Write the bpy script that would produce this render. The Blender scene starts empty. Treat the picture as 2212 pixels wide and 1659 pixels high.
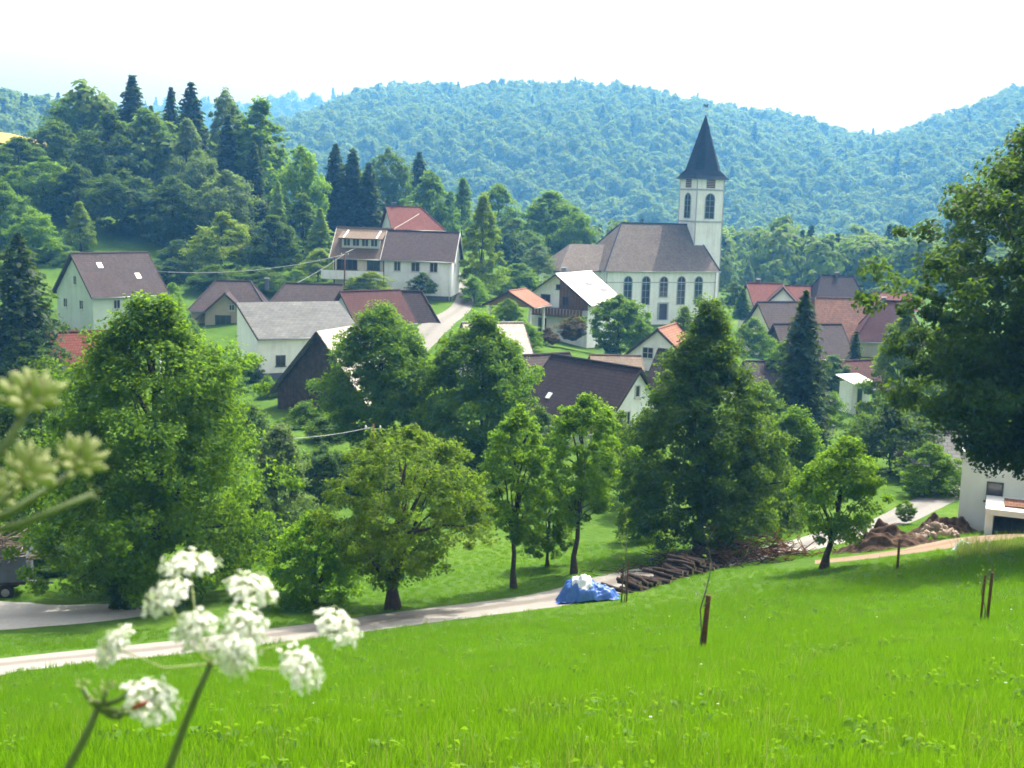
import bpy, bmesh, math, random
import numpy as np
from mathutils import Vector, Matrix

R = math.radians
scene = bpy.context.scene
COL = scene.collection

# ------------------------------------------------------------------ camera
# picture measured in a 2212 x 1659 frame
FPX, CX, CY = 2670.0, 1106.0, 829.5
PITCH, ROLL = R(8.5), R(1.8)
_F = Vector((0, math.cos(PITCH), -math.sin(PITCH)))
_U0 = Vector((0, math.sin(PITCH), math.cos(PITCH)))
_R = Vector((1, 0, 0)) * math.cos(ROLL) + _U0 * math.sin(ROLL)
_U = Vector((-1, 0, 0)) * math.sin(ROLL) + _U0 * math.cos(ROLL)
cam = bpy.data.cameras.new('camera')
camo = bpy.data.objects.new('camera', cam)
COL.objects.link(camo)
m = Matrix((_R, _U, -_F)).transposed().to_4x4()
camo.matrix_world = m
cam.sensor_width = 36.0
cam.lens = 36.0 * FPX / 2212.0
cam.clip_start = 0.02
cam.clip_end = 12000
cam.dof.use_dof = True
cam.dof.focus_distance = 70
cam.dof.aperture_fstop = 17
scene.camera = camo

# ------------------------------------------------------------------ light
SUN_AZ, SUN_EL = 33.0, 57.0          # behind the village, to the right
world = bpy.data.worlds.new('World')
scene.world = world
world.use_nodes = True
wn = world.node_tree
wn.nodes.clear()
sky = wn.nodes.new('ShaderNodeTexSky')
sky.sky_type = 'NISHITA'
sky.sun_disc = False
sky.sun_elevation = R(SUN_EL)
sky.sun_rotation = R(SUN_AZ)
sky.altitude = 400
sky.air_density = 0.7
sky.dust_density = 10.0
bg = wn.nodes.new('ShaderNodeBackground')
bg.inputs['Strength'].default_value = 0.15
wo = wn.nodes.new('ShaderNodeOutputWorld')
veil = wn.nodes.new('ShaderNodeHueSaturation')      # milky summer sky
veil.inputs['Saturation'].default_value = 0.25
veil.inputs['Value'].default_value = 1.75
wn.links.new(sky.outputs[0], veil.inputs['Color'])
wn.links.new(veil.outputs[0], bg.inputs[0])
wn.links.new(bg.outputs[0], wo.inputs[0])
sun = bpy.data.lights.new('sun', 'SUN')
sun.energy = 5.0
sun.angle = R(0.5)
sun.color = (1.0, 0.95, 0.86)
suno = bpy.data.objects.new('sun', sun)
COL.objects.link(suno)
TO_SUN = Vector((math.sin(R(SUN_AZ)) * math.cos(R(SUN_EL)), math.cos(R(SUN_AZ)) * math.cos(R(SUN_EL)), math.sin(R(SUN_EL))))
suno.rotation_euler = TO_SUN.to_track_quat('Z', 'Y').to_euler()
suno.location = TO_SUN * 300
vs = scene.view_settings
vs.view_transform = 'Standard'
vs.look = 'None'
vs.gamma = 1
vs.exposure = 0.6
vs.use_curve_mapping = False
cy = scene.cycles
cy.use_denoising = True
cy.max_bounces = 7
cy.diffuse_bounces = 3
cy.glossy_bounces = 2
cy.transmission_bounces = 5
cy.transparent_max_bounces = 6
cy.volume_bounces = 0
cy.caustics_reflective = False
cy.caustics_refractive = False
cy.sample_clamp_indirect = 4
cy.filter_width = 1.7
cy.use_adaptive_sampling = True
cy.adaptive_threshold = 0.02

# ------------------------------------------------------------------ helpers
def W(px, py, D):
    """point seen at picture position (px,py), D metres ahead"""
    d = _R * (px - CX) + _U * (CY - py) + _F * FPX
    return d * (D / d.y)

def PX(p):
    p = Vector(p)
    z = p.dot(_F)
    return (CX + FPX * p.dot(_R) / z, CY - FPX * p.dot(_U) / z)

def tag(o, label=None, cat=None, group=None, kind=None):
    if label: o['label'] = label
    if cat: o['category'] = cat
    if group: o['group'] = group
    if kind: o['kind'] = kind
    return o

def link(o, parent=None):
    COL.objects.link(o)
    if parent is not None:
        o.parent = parent
    return o

def empty(name, loc, rz=0.0):
    o = bpy.data.objects.new(name, None)
    o.empty_display_size = 0.3
    o.location = loc
    o.rotation_euler = (0, 0, rz)
    return link(o)

def mesh_np(name, verts, faces, smooth=False):
    """fast mesh from arrays; faces Mx3 or Mx4"""
    verts = np.asarray(verts, dtype=np.float32)
    faces = np.asarray(faces, dtype=np.int32)
    me = bpy.data.meshes.new(name)
    k = faces.shape[1]
    me.vertices.add(len(verts))
    me.vertices.foreach_set('co', verts.ravel())
    me.loops.add(faces.size)
    me.loops.foreach_set('vertex_index', faces.ravel())
    me.polygons.add(len(faces))
    me.polygons.foreach_set('loop_start', np.arange(0, faces.size, k, dtype=np.int32))
    me.polygons.foreach_set('loop_total', np.full(len(faces), k, dtype=np.int32))
    if smooth:
        me.polygons.foreach_set('use_smooth', np.ones(len(faces), dtype=bool))
    me.update(calc_edges=True)
    return me

class MB:
    """collects shapes into one mesh"""
    def __init__(s):
        s.v = []; s.f = []
    def add(s, vs_, fs_):
        b = len(s.v)
        s.v.extend([tuple(q) for q in vs_])
        s.f.extend([tuple(i + b for i in f) for f in fs_])
        return s
    def box(s, x0, x1, y0, y1, z0, z1):
        return s.add([(x0, y0, z0), (x1, y0, z0), (x1, y1, z0), (x0, y1, z0), (x0, y0, z1), (x1, y0, z1), (x1, y1, z1), (x0, y1, z1)],
                     [(0, 3, 2, 1), (4, 5, 6, 7), (0, 1, 5, 4), (1, 2, 6, 5), (2, 3, 7, 6), (3, 0, 4, 7)])
    def bar(s, a, b, w, h=None, up=(0, 0, 1)):
        """square bar from a to b"""
        h = w if h is None else h
        a = Vector(a); b = Vector(b)
        d = (b - a).normalized()
        u = Vector(up)
        if abs(d.dot(u)) > 0.98: u = Vector((1, 0, 0))
        x = d.cross(u).normalized(); y = x.cross(d).normalized()
        vv = []
        for p in (a, b):
            for (i, j) in ((-1, -1), (1, -1), (1, 1), (-1, 1)):
                vv.append(p + x * (w / 2 * i) + y * (h / 2 * j))
        return s.add(vv, [(3, 2, 1, 0), (4, 5, 6, 7), (0, 1, 5, 4), (1, 2, 6, 5), (2, 3, 7, 6), (3, 0, 4, 7)])
    def tube(s, pts, rad, n=6, cap=True):
        pts = [Vector(p) for p in pts]
        if not hasattr(rad, '__len__'): rad = [rad] * len(pts)
        vv = []; ff = []
        prev = None
        for i, p in enumerate(pts):
            d = (pts[min(i + 1, len(pts) - 1)] - pts[max(i - 1, 0)])
            d = d.normalized() if d.length > 1e-9 else Vector((0, 0, 1))
            if prev is None:
                u = Vector((0, 0, 1)) if abs(d.z) < 0.9 else Vector((1, 0, 0))
                x = d.cross(u).normalized()
            else:
                x = (prev - d * prev.dot(d)).normalized()
            prev = x
            y = d.cross(x)
            for k in range(n):
                a = 2 * math.pi * k / n
                vv.append(p + (x * math.cos(a) + y * math.sin(a)) * rad[i])
        for i in range(len(pts) - 1):
            for k in range(n):
                k2 = (k + 1) % n
                ff.append((i * n + k, i * n + k2, (i + 1) * n + k2, (i + 1) * n + k))
        if cap:
            ff.append(tuple(range(n - 1, -1, -1)))
            ff.append(tuple((len(pts) - 1) * n + k for k in range(n)))
        return s.add(vv, ff)
    def slab(s, poly, thick):
        """polygon (ccw from above) thickened downward along its normal"""
        poly = [Vector(p) for p in poly]
        n = Vector((0, 0, 0))
        for i in range(len(poly)):
            a = poly[i]; b = poly[(i + 1) % len(poly)]
            n += a.cross(b)
        n.normalize()
        lo = [p - n * thick for p in poly]
        k = len(poly)
        ff = [tuple(range(k)), tuple(range(2 * k - 1, k - 1, -1))]
        for i in range(k):
            j = (i + 1) % k
            ff.append((i, k + i, k + j, j))
        return s.add(poly + lo, ff)
    def mesh(s, name, smooth=False, uv=True):
        me = bpy.data.meshes.new(name)
        me.from_pydata([tuple(q) for q in s.v], [], s.f)
        me.update()
        if uv: metre_uv(me)
        if smooth:
            for p in me.polygons: p.use_smooth = True
        return me
    def build(s, name, mat, parent=None, smooth=False, uv=True):
        me = s.mesh(name, smooth, uv)
        if mat: me.materials.append(mat)
        return link(bpy.data.objects.new(name, me), parent)

def metre_uv(me):
    """u runs level along a face, v runs up it, both in metres"""
    lay = me.uv_layers.new(name='UVMap')
    for p in me.polygons:
        n = p.normal
        u = Vector((-n.y, n.x, 0))
        u = u.normalized() if u.length > 1e-4 else Vector((1, 0, 0))
        v = n.cross(u)
        for li in p.loop_indices:
            co = me.vertices[me.loops[li].vertex_index].co
            lay.data[li].uv = (co.dot(u), co.dot(v))

# ------------------------------------------------------------------ materials
def new_mat(name):
    mt = bpy.data.materials.new(name)
    mt.use_nodes = True
    nt = mt.node_tree
    return mt, nt, nt.nodes['Principled BSDF'], nt.nodes['Material Output']

def ramp(nt, fac, stops):
    r = nt.nodes.new('ShaderNodeValToRGB')
    e = r.color_ramp.elements
    while len(e) < len(stops): e.new(0.5)
    for k, (p, c) in enumerate(stops):
        e[k].position = p
        e[k].color = (c[0], c[1], c[2], 1)
    nt.links.new(fac, r.inputs[0])
    return r.outputs[0]

def noise(nt, vec, scale, detail=4, rough=0.6):
    n = nt.nodes.new('ShaderNodeTexNoise')
    n.inputs['Scale'].default_value = scale
    n.inputs['Detail'].default_value = detail
    n.inputs['Roughness'].default_value = rough
    if vec is not None: nt.links.new(vec, n.inputs['Vector'])
    return n.outputs['Fac']

def math_node(nt, op, a, b):
    n = nt.nodes.new('ShaderNodeMath'); n.operation = op
    for i, q in enumerate((a, b)):
        if isinstance(q, (int, float)): n.inputs[i].default_value = q
        else: nt.links.new(q, n.inputs[i])
    return n.outputs[0]

def mix_col(nt, fac, a, b):
    n = nt.nodes.new('ShaderNodeMix'); n.data_type = 'RGBA'
    for i, q in ((0, fac), (6, a), (7, b)):
        if isinstance(q, (int, float)): n.inputs[i].default_value = q
        elif isinstance(q, tuple): n.inputs[i].default_value = (q[0], q[1], q[2], 1)
        else: nt.links.new(q, n.inputs[i])
    return n.outputs[2]

def bump(nt, bsdf, h, dist, strength=0.6):
    b = nt.nodes.new('ShaderNodeBump')
    b.inputs['Strength'].default_value = strength
    b.inputs['Distance'].default_value = dist
    nt.links.new(h, b.inputs['Height'])
    nt.links.new(b.outputs[0], bsdf.inputs['Normal'])

def obj_coord(nt):
    return nt.nodes.new('ShaderNodeTexCoord').outputs['Object']

def plain(name, c, rough=0.7, var=0.18, scale=3.0, spec=0.3, metal=0.0, bdist=0.0):
    mt, nt, b, o = new_mat(name)
    oc = obj_coord(nt)
    f = noise(nt, oc, scale, 5, 0.65)
    lo = tuple(x * (1 - var) for x in c); hi = tuple(min(1, x * (1 + var)) for x in c)
    nt.links.new(ramp(nt, f, [(0.3, lo), (0.7, hi)]), b.inputs['Base Color'])
    b.inputs['Roughness'].default_value = rough
    b.inputs['Specular IOR Level'].default_value = spec
    b.inputs['Metallic'].default_value = metal
    if bdist: bump(nt, b, f, bdist)
    return mt

def plaster(name, c, var=0.1):
    mt, nt, b, o = new_mat(name)
    oc = obj_coord(nt)
    f1 = noise(nt, oc, 0.45, 6, 0.7)
    st = nt.nodes.new('ShaderNodeMapping'); nt.links.new(oc, st.inputs[0]); st.inputs['Scale'].default_value = (1.6, 1.6, 0.18)
    f2 = noise(nt, st.outputs[0], 1.0, 4, 0.6)      # rain streaks down the wall
    f = math_node(nt, 'MULTIPLY', math_node(nt, 'ADD', f1, f2), 0.5)
    lo = tuple(x * (1 - 2 * var) for x in c)
    nt.links.new(ramp(nt, f, [(0.32, lo), (0.55, c)]), b.inputs['Base Color'])
    b.inputs['Roughness'].default_value = 0.9
    b.inputs['Specular IOR Level'].default_value = 0.2
    bump(nt, b, noise(nt, oc, 18, 3), 0.01, 0.4)
    return mt

def tiles(name, c1, c2, moss=None, tw=0.26, th=0.34, gloss=0.75):
    """tiled roof: rows and joints as relief, colour varies from tile to tile"""
    mt, nt, b, o = new_mat(name)
    uv = nt.nodes.new('ShaderNodeTexCoord').outputs['UV']
    br = nt.nodes.new('ShaderNodeTexBrick')
    br.inputs['Scale'].default_value = 1.0
    br.inputs['Brick Width'].default_value = tw
    br.inputs['Row Height'].default_value = th
    br.inputs['Mortar Size'].default_value = 0.02
    br.inputs['Mortar Smooth'].default_value = 0.4
    br.inputs['Color1'].default_value = (*c1, 1)
    br.inputs['Color2'].default_value = (*c2, 1)
    br.inputs['Mortar'].default_value = (c1[0] * 0.45, c1[1] * 0.45, c1[2] * 0.45, 1)
    nt.links.new(uv, br.inputs['Vector'])
    oc = obj_coord(nt)
    big = noise(nt, oc, 0.35, 6, 0.7)
    d = math_node(nt, 'MULTIPLY_ADD', big, 0.9)
    d.node.inputs[2].default_value = 0.55
    mul = nt.nodes.new('ShaderNodeMix'); mul.data_type = 'RGBA'; mul.blend_type = 'MULTIPLY'
    mul.inputs[0].default_value = 1.0
    nt.links.new(br.outputs['Color'], mul.inputs[6]); nt.links.new(d, mul.inputs[7])
    col = mul.outputs[2]
    if moss:
        mf = ramp(nt, noise(nt, oc, 0.9, 6, 0.75), [(0.5, (0, 0, 0)), (0.72, (1, 1, 1))])
        col = mix_col(nt, mf, col, moss)
    nt.links.new(col, b.inputs['Base Color'])
    b.inputs['Roughness'].default_value = gloss
    b.inputs['Specular IOR Level'].default_value = 0.12
    sv = nt.nodes.new('ShaderNodeSeparateXYZ'); nt.links.new(uv, sv.inputs[0])
    saw = math_node(nt, 'FRACT', math_node(nt, 'DIVIDE', sv.outputs[1], th), 0.0)
    hgt = math_node(nt, 'SUBTRACT', br.outputs['Fac'], saw)
    hgt = math_node(nt, 'MULTIPLY', math_node(nt, 'ADD', math_node(nt, 'MULTIPLY', saw, -0.7), math_node(nt, 'MULTIPLY', br.outputs['Fac'], -0.5)), 1.0)
    bump(nt, b, hgt, 0.035, 0.8)
    return mt

def glass(name, c=(0.02, 0.025, 0.03), rough=0.12):
    mt, nt, b, o = new_mat(name)
    b.inputs['Base Color'].default_value = (*c, 1)
    b.inputs['Roughness'].default_value = rough
    b.inputs['Specular IOR Level'].default_value = 0.6
    return mt

def leafmat(name, dark, light, trans=0.42, scale=0.35, tip=None, world=0.0, tmix=0.6):
    """leaves: colour varies leaf by leaf and branch by branch; light shines through"""
    mt, nt, b, o = new_mat(name)
    g = nt.nodes.new('ShaderNodeNewGeometry')
    oi = nt.nodes.new('ShaderNodeObjectInfo')
    oc = obj_coord(nt)
    nz = noise(nt, oc, scale, 3, 0.6)
    f = math_node(nt, 'ADD', math_node(nt, 'MULTIPLY', g.outputs['Random Per Island'], 0.5), math_node(nt, 'MULTIPLY', nz, 0.55))
    f = math_node(nt, 'ADD', f, math_node(nt, 'MULTIPLY', oi.outputs['Random'], 0.18))
    if world:       # patches across the field
        gp = noise(nt, g.outputs['Position'], world, 4, 0.65)
        gq = noise(nt, g.outputs['Position'], world * 5, 3, 0.6)
        f = math_node(nt, 'ADD', math_node(nt, 'MULTIPLY', f, 0.55), math_node(nt, 'MULTIPLY', math_node(nt, 'ADD', math_node(nt, 'MULTIPLY', gp, 1.1), math_node(nt, 'MULTIPLY', gq, 0.9)), 0.27))
    stops = [(0.22, dark), (0.85, light)]
    if tip: stops.append((0.99, tip))
    col = ramp(nt, f, stops)
    nt.links.new(col, b.inputs['Base Color'])
    b.inputs['Roughness'].default_value = 0.65
    b.inputs['Specular IOR Level'].default_value = 0.12
    t = nt.nodes.new('ShaderNodeBsdfTranslucent')
    tc = mix_col(nt, tmix, col, (0.30, 0.54, 0.012))
    nt.links.new(tc, t.inputs[0])
    mx = nt.nodes.new('ShaderNodeMixShader')
    mx.inputs[0].default_value = trans
    nt.links.new(b.outputs[0], mx.inputs[1]); nt.links.new(t.outputs[0], mx.inputs[2])
    nt.links.new(mx.outputs[0], o.inputs[0])
    return mt

M = {}
M['white'] = plaster('white_plaster', (0.86, 0.87, 0.87))
M['white_new'] = plaster('fresh_white_plaster', (0.80, 0.81, 0.82), 0.05)
M['cream'] = plaster('cream_plaster', (0.68, 0.64, 0.50))
M['beige'] = plaster('beige_plaster', (0.46, 0.40, 0.30))
M['mint'] = plaster('pale_green_plaster', (0.52, 0.60, 0.54))
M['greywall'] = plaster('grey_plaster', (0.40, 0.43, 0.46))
M['plinth'] = plain('dark_plinth', (0.10, 0.12, 0.15), 0.9)
M['wood_dark'] = plain('weathered_dark_boards', (0.055, 0.040, 0.032), 0.85, 0.4, 5)
M['wood_board'] = plain('weathered_board', (0.075, 0.052, 0.042), 0.85, 0.45, 2.2)
M['wood'] = plain('brown_timber', (0.16, 0.085, 0.045), 0.7, 0.3, 6)
M['wood_pale'] = plain('pale_timber', (0.42, 0.30, 0.19), 0.75, 0.25, 8)
M['trim'] = plain('white_trim', (0.75, 0.75, 0.73), 0.6, 0.06)
M['trim_dark'] = plain('dark_trim', (0.05, 0.04, 0.04), 0.7)
M['frame'] = plain('window_frame', (0.55, 0.55, 0.53), 0.5, 0.06)
M['frame_dark'] = plain('dark_window_frame', (0.06, 0.06, 0.065), 0.5, 0.06)
M['pane'] = glass('window_pane')
M['pane_blue'] = glass('sky_lit_pane', (0.05, 0.07, 0.10), 0.2)
M['metal'] = plain('zinc_metal', (0.30, 0.31, 0.32), 0.45, 0.1, 5, 0.5, 0.6)
M['roof_purple'] = tiles('brown_violet_tiles', (0.046, 0.033, 0.036), (0.068, 0.050, 0.051), (0.056, 0.050, 0.036))
M['roof_dark'] = tiles('dark_brown_tiles', (0.026, 0.019, 0.022), (0.040, 0.028, 0.030))
M['roof_darkred'] = tiles('dark_red_tiles', (0.052, 0.018, 0.018), (0.078, 0.028, 0.026))
M['roof_red'] = tiles('red_tiles', (0.115, 0.032, 0.023), (0.155, 0.048, 0.033))
M['roof_orange'] = tiles('orange_clay_tiles', (0.20, 0.090, 0.056), (0.26, 0.125, 0.08))
M['roof_grey'] = tiles('grey_fibre_slates', (0.090, 0.095, 0.098), (0.125, 0.13, 0.13), (0.085, 0.088, 0.07), 0.6, 0.45)
M['roof_church'] = tiles('grey_brown_church_tiles', (0.105, 0.086, 0.076), (0.165, 0.135, 0.118), (0.12, 0.112, 0.075), 0.3, 0.36)
M['roof_slate'] = tiles('blue_slates', (0.014, 0.022, 0.038), (0.022, 0.032, 0.052), None, 0.25, 0.3, 0.85)
M['roof_tan'] = tiles('tan_old_tiles', (0.13, 0.095, 0.07), (0.18, 0.135, 0.10), (0.12, 0.11, 0.085))
M['roof_pale'] = tiles('sun_bleached_tiles', (0.40, 0.36, 0.32), (0.50, 0.45, 0.40), None, 0.4, 0.42)
M['roof_glare'] = plain('sun_glare_metal_roof', (0.86, 0.87, 0.88), 0.35, 0.05, 1.0, 0.6)  # glare of the sun on the roof put into the white colour
M['roof_oldred'] = tiles('mottled_red_brown_tiles', (0.115, 0.052, 0.036), (0.185, 0.090, 0.055), (0.11, 0.075, 0.055), 0.3, 0.4)
M['bark'] = plain('bark', (0.060, 0.046, 0.036), 0.95, 0.45, 7, 0.1, 0, 0.03)
M['bark_light'] = plain('grey_bark', (0.16, 0.145, 0.125), 0.95, 0.35, 6, 0.1, 0, 0.02)
# ------------------------------------------------------------------ terrain
CTRL = [  # picture x, picture y, metres ahead: places where the ground can be read off
    (1106, 1659, 9.5), (0, 1659, 10), (2212, 1659, 9.5), (1106, 1530, 16), (300, 1560, 20), (1900, 1500, 16),
    (1520, 1410, 26), (2130, 1350, 28), (2212, 1290, 34), (700, 1480, 28), (1000, 1390, 37), (1600, 1320, 38),
    (1270, 1302, 52), (1800, 1226, 54), (1938, 1231, 48), (2212, 1190, 49), (2100, 1200, 50), (1500, 1262, 54),
    (-150, 1468, 37), (0, 1438, 40), (400, 1398, 44.5), (800, 1348, 49), (1200, 1292, 53.5),
    (0, 1300, 57), (150, 1312, 55), (300, 1330, 52), (600, 1350, 49.5), (855, 1302, 54), (1120, 1272, 57), (1255, 1237, 60),
    (1540, 1203, 65), (1000, 1215, 66), (1300, 1190, 69), (1740, 1182, 66), (1850, 1152, 70), (1990, 1100, 79), (2090, 1152, 64), (2300, 1150, 65),
    (640, 1000, 95), (300, 1000, 95), (-100, 950, 100), (1000, 1000, 95), (1370, 965, 103), (1740, 970, 110), (1950, 1000, 98), (2300, 1000, 98),
    (640, 897, 118), (850, 860, 125), (575, 797, 145), (-100, 740, 150), (200, 704, 171), (450, 695, 176), (760, 705, 160), (850, 642, 191), (1000, 640, 193), (960, 695, 163),
    (1220, 744, 170), (1400, 800, 142), (1850, 890, 130), (1640, 830, 150), (1311, 694, 236), (1548, 697, 246), (1850, 752, 196), (2100, 800, 170), (2300, 760, 190),
    (200, 540, 215), (350, 622, 197), (60, 545, 212), (-300, 520, 215), (30, 292, 335), (285, 400, 275), (120, 380, 262), (560, 485, 250), (650, 560, 232), (740, 555, 245), (880, 520, 235),
    (930, 540, 270), (1075, 545, 290), (1190, 575, 268), (905, 470, 310), (1640, 625, 330), (1900, 640, 300), (2300, 620, 320), (1400, 610, 330), (-400, 300, 330), (400, 420, 330),
]
cp = [W(*c) for c in CTRL]
pts = [(p.x, p.y, p.z) for p in cp] + [(0, 0, -1.55), (-6, 0, -2.3), (6, 0, -1.3), (0, -40, 9), (-60, -30, 3), (60, -30, 9),
       (90, 30, -9), (-90, 40, -17), (160, 90, -21), (-160, 90, -18), (-250, 200, -3), (260, 200, -24), (-280, 400, 22), (0, 420, -22), (280, 420, -24)]
PT = np.array(pts, dtype=np.float64)

def _phi(r2):
    return np.where(r2 > 1e-9, 0.5 * r2 * np.log(np.maximum(r2, 1e-9)), 0.0)

def _tps_fit(P, lam=4.0):
    n = len(P)
    d2 = ((P[:, None, :2] - P[None, :, :2]) ** 2).sum(-1)
    A = np.zeros((n + 3, n + 3))
    A[:n, :n] = _phi(d2) + lam * np.eye(n)
    A[:n, n] = 1; A[:n, n + 1:] = P[:, :2]
    A[n, :n] = 1; A[n + 1:, :n] = P[:, :2].T
    b = np.zeros(n + 3); b[:n] = P[:, 2]
    return np.linalg.solve(A, b)

_TW = _tps_fit(PT)

def tps(x, y):
    x = np.asarray(x, float); y = np.asarray(y, float)
    sh = x.shape
    q = np.stack([x.ravel(), y.ravel()], 1)
    out = np.zeros(len(q))
    n = len(PT)
    for i in range(0, len(q), 20000):
        c = q[i:i + 20000]
        d2 = ((c[:, None, :] - PT[None, :, :2]) ** 2).sum(-1)
        out[i:i + 20000] = _phi(d2) @ _TW[:n] + _TW[n] + c @ _TW[n + 1:]
    return out.reshape(sh)

def ssm(t):
    t = np.clip(t, 0, 1)
    return t * t * (3 - 2 * t)

def ridge(crest, Dc, y0, tree=12.0, back=900.0, pw=1.0, zb=-24.0):
    """a long hill: crest read off the picture at distance Dc, foot at y0"""
    pp = [W(px, py, Dc) for px, py in crest]
    xs = np.array([p.x for p in pp]); zs = np.array([p.z - tree for p in pp])
    def f(x, y):
        zc = np.interp(x, xs, zs)
        t = (y - y0) / (Dc - y0)
        up = ssm(t * 0.5) * 2 if False else np.sin(np.clip(t, 0, 1) * math.pi / 2) ** pw
        z = zb + (zc - zb) * up
        dn = np.clip((y - Dc) / back, 0, 1)
        return z - (zc - zb) * ssm(dn) * 0.9
    return f

HILLS = [
    ridge([(-1800, 520), (-400, 480), (420, 400), (560, 345), (620, 316), (660, 283), (705, 255), (750, 224), (800, 198), (870, 183), (960, 189), (1020, 195), (1080, 188), (1140, 192), (1200, 190),
           (1330, 190), (1370, 198), (1420, 209), (1500, 224), (1600, 236), (1650, 248), (1690, 266), (1750, 288), (1830, 302), (1950, 317), (2300, 330), (4000, 400)], 1800, 760, 30, 700, 1.2, -48.0),
    ridge([(-1800, 640), (1300, 540), (1600, 430), (1760, 335), (1830, 302), (1900, 294), (2000, 268), (2100, 234), (2212, 194), (2320, 169), (2600, 134), (4000, 110)], 1350, 680, 22, 500, 1.1, -48.0),
    ridge([(-2500, 240), (300, 236), (560, 234), (600, 233), (650, 224), (720, 227), (780, 245), (900, 300), (1200, 380), (4500, 420)], 2450, 2100, 16, 900, 1.0, -48.0),
    ridge([(-2200, 180), (-300, 195), (0, 216), (60, 224), (120, 234), (200, 250), (330, 280), (480, 340), (620, 420), (900, 520), (4500, 560)], 950, 620, 17, 500, 1.0, -48.0),
]

_rs = np.random.RandomState(7)
_wv = [(_rs.uniform(0.005, 0.016), _rs.uniform(0, 6.28), _rs.uniform(0, 6.28)) for _ in range(9)]

def far_field(x, y):
    z = np.interp(y, [420, 760], [-25.0, -48.0]) + 0 * x
    for h in HILLS:
        z = np.maximum(z, h(x, y))
    w = np.zeros(np.shape(x))
    for k, a, ph in _wv:
        w = w + np.sin((x * math.cos(a) + y * math.sin(a)) * k + ph) / (k * 42)
    amp = np.clip((y - 600) / 300, 0, 1)
    return z + w * amp * (0.35 + 0.9 * np.clip((1650 - y) / 400, 0, 1))

def H(x, y):
    x = np.asarray(x, float); y = np.asarray(y, float)
    b = ssm((y - 330) / 90.0)
    side = ssm((np.abs(x) - 260) / 120.0)
    near = np.clip(tps(np.clip(x, -380, 380), np.clip(y, -60, 430)), -40, 40)
    return near * (1 - b) + far_field(x, y) * b

def h1(x, y):
    return float(H(np.array([x]), np.array([y]))[0])

def grid_obj(name, xs, ys, mat, zoff=0.0):
    X, Y = np.meshgrid(xs, ys)
    Z = H(X, Y) + zoff
    V = np.stack([X.ravel(), Y.ravel(), Z.ravel()], 1)
    nx, ny = len(xs), len(ys)
    i = np.arange(nx - 1)[None, :] + np.arange(ny - 1)[:, None] * nx
    Fq = np.stack([i, i + 1, i + nx + 1, i + nx], -1).reshape(-1, 4)
    me = mesh_np(name, V, Fq, True)
    me.materials.append(mat)
    o = link(bpy.data.objects.new(name, me))
    o['kind'] = 'structure'
    return o

# grass-covered soil
def soil_mat(name, stops, scale):
    mt, nt, b, o = new_mat(name)
    oc = obj_coord(nt)
    f = math_node(nt, 'ADD', math_node(nt, 'MULTIPLY', noise(nt, oc, scale, 6, 0.7), 0.6), math_node(nt, 'MULTIPLY', noise(nt, oc, scale * 14, 4, 0.7), 0.4))
    nt.links.new(ramp(nt, f, stops), b.inputs['Base Color'])
    b.inputs['Roughness'].default_value = 1.0
    b.inputs['Specular IOR Level'].default_value = 0.05
    bump(nt, b, noise(nt, oc, scale * 30, 3), 0.12, 0.7)
    return mt
M['turf'] = soil_mat('turf', [(0.32, (0.030, 0.066, 0.010)), (0.5, (0.055, 0.115, 0.014)), (0.68, (0.10, 0.155, 0.025))], 0.12)
M['hillsoil'] = soil_mat('wooded_hill_soil', [(0.35, (0.02, 0.05, 0.015)), (0.65, (0.05, 0.10, 0.02))], 0.05)

def spread(lo, hi, d0, grow, start=0.0):
    a = [start]; s = d0
    while a[-1] < hi:
        if a[-1] > 75: s *= grow
        a.append(a[-1] + s)
    b = [start]; s = d0
    while b[-1] > lo:
        if b[-1] < -75: s *= grow
        b.append(b[-1] - s)
    return np.array(sorted(set(b[1:] + a)))
gx = spread(-1700, 1700, 1.1, 1.07)
gy_near = np.concatenate([np.linspace(-120, -6, 12), np.arange(-5, 90, 1.1), np.arange(90, 260, 2.5), np.arange(260, 421, 5)])
gy_near[-1] = 420
ground = grid_obj('ground', gx, gy_near, M['turf'])
hx = spread(-1700, 1700, 12, 1.03)
hills = grid_obj('hills', hx, np.concatenate([np.arange(420, 2000, 16.0), np.arange(2000, 2600, 40.0)]), M['hillsoil'])

# ------------------------------------------------------------------ roads and paved places
def smooth_line(P, step=1.0):
    P = np.array(P, float)
    out = []
    Q = np.vstack([2 * P[0] - P[1], P, 2 * P[-1] - P[-2]])
    for i in range(1, len(Q) - 2):
        n = max(2, int(np.linalg.norm(Q[i + 1] - Q[i]) / step))
        for k in range(n):
            t = k / n
            a, b, c, d = Q[i - 1], Q[i], Q[i + 1], Q[i + 2]
            out.append(0.5 * ((2 * b) + (-a + c) * t + (2 * a - 5 * b + 4 * c - d) * t * t + (-a + 3 * b - 3 * c + d) * t ** 3))
    out.append(P[-1])
    return np.array(out)

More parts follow.
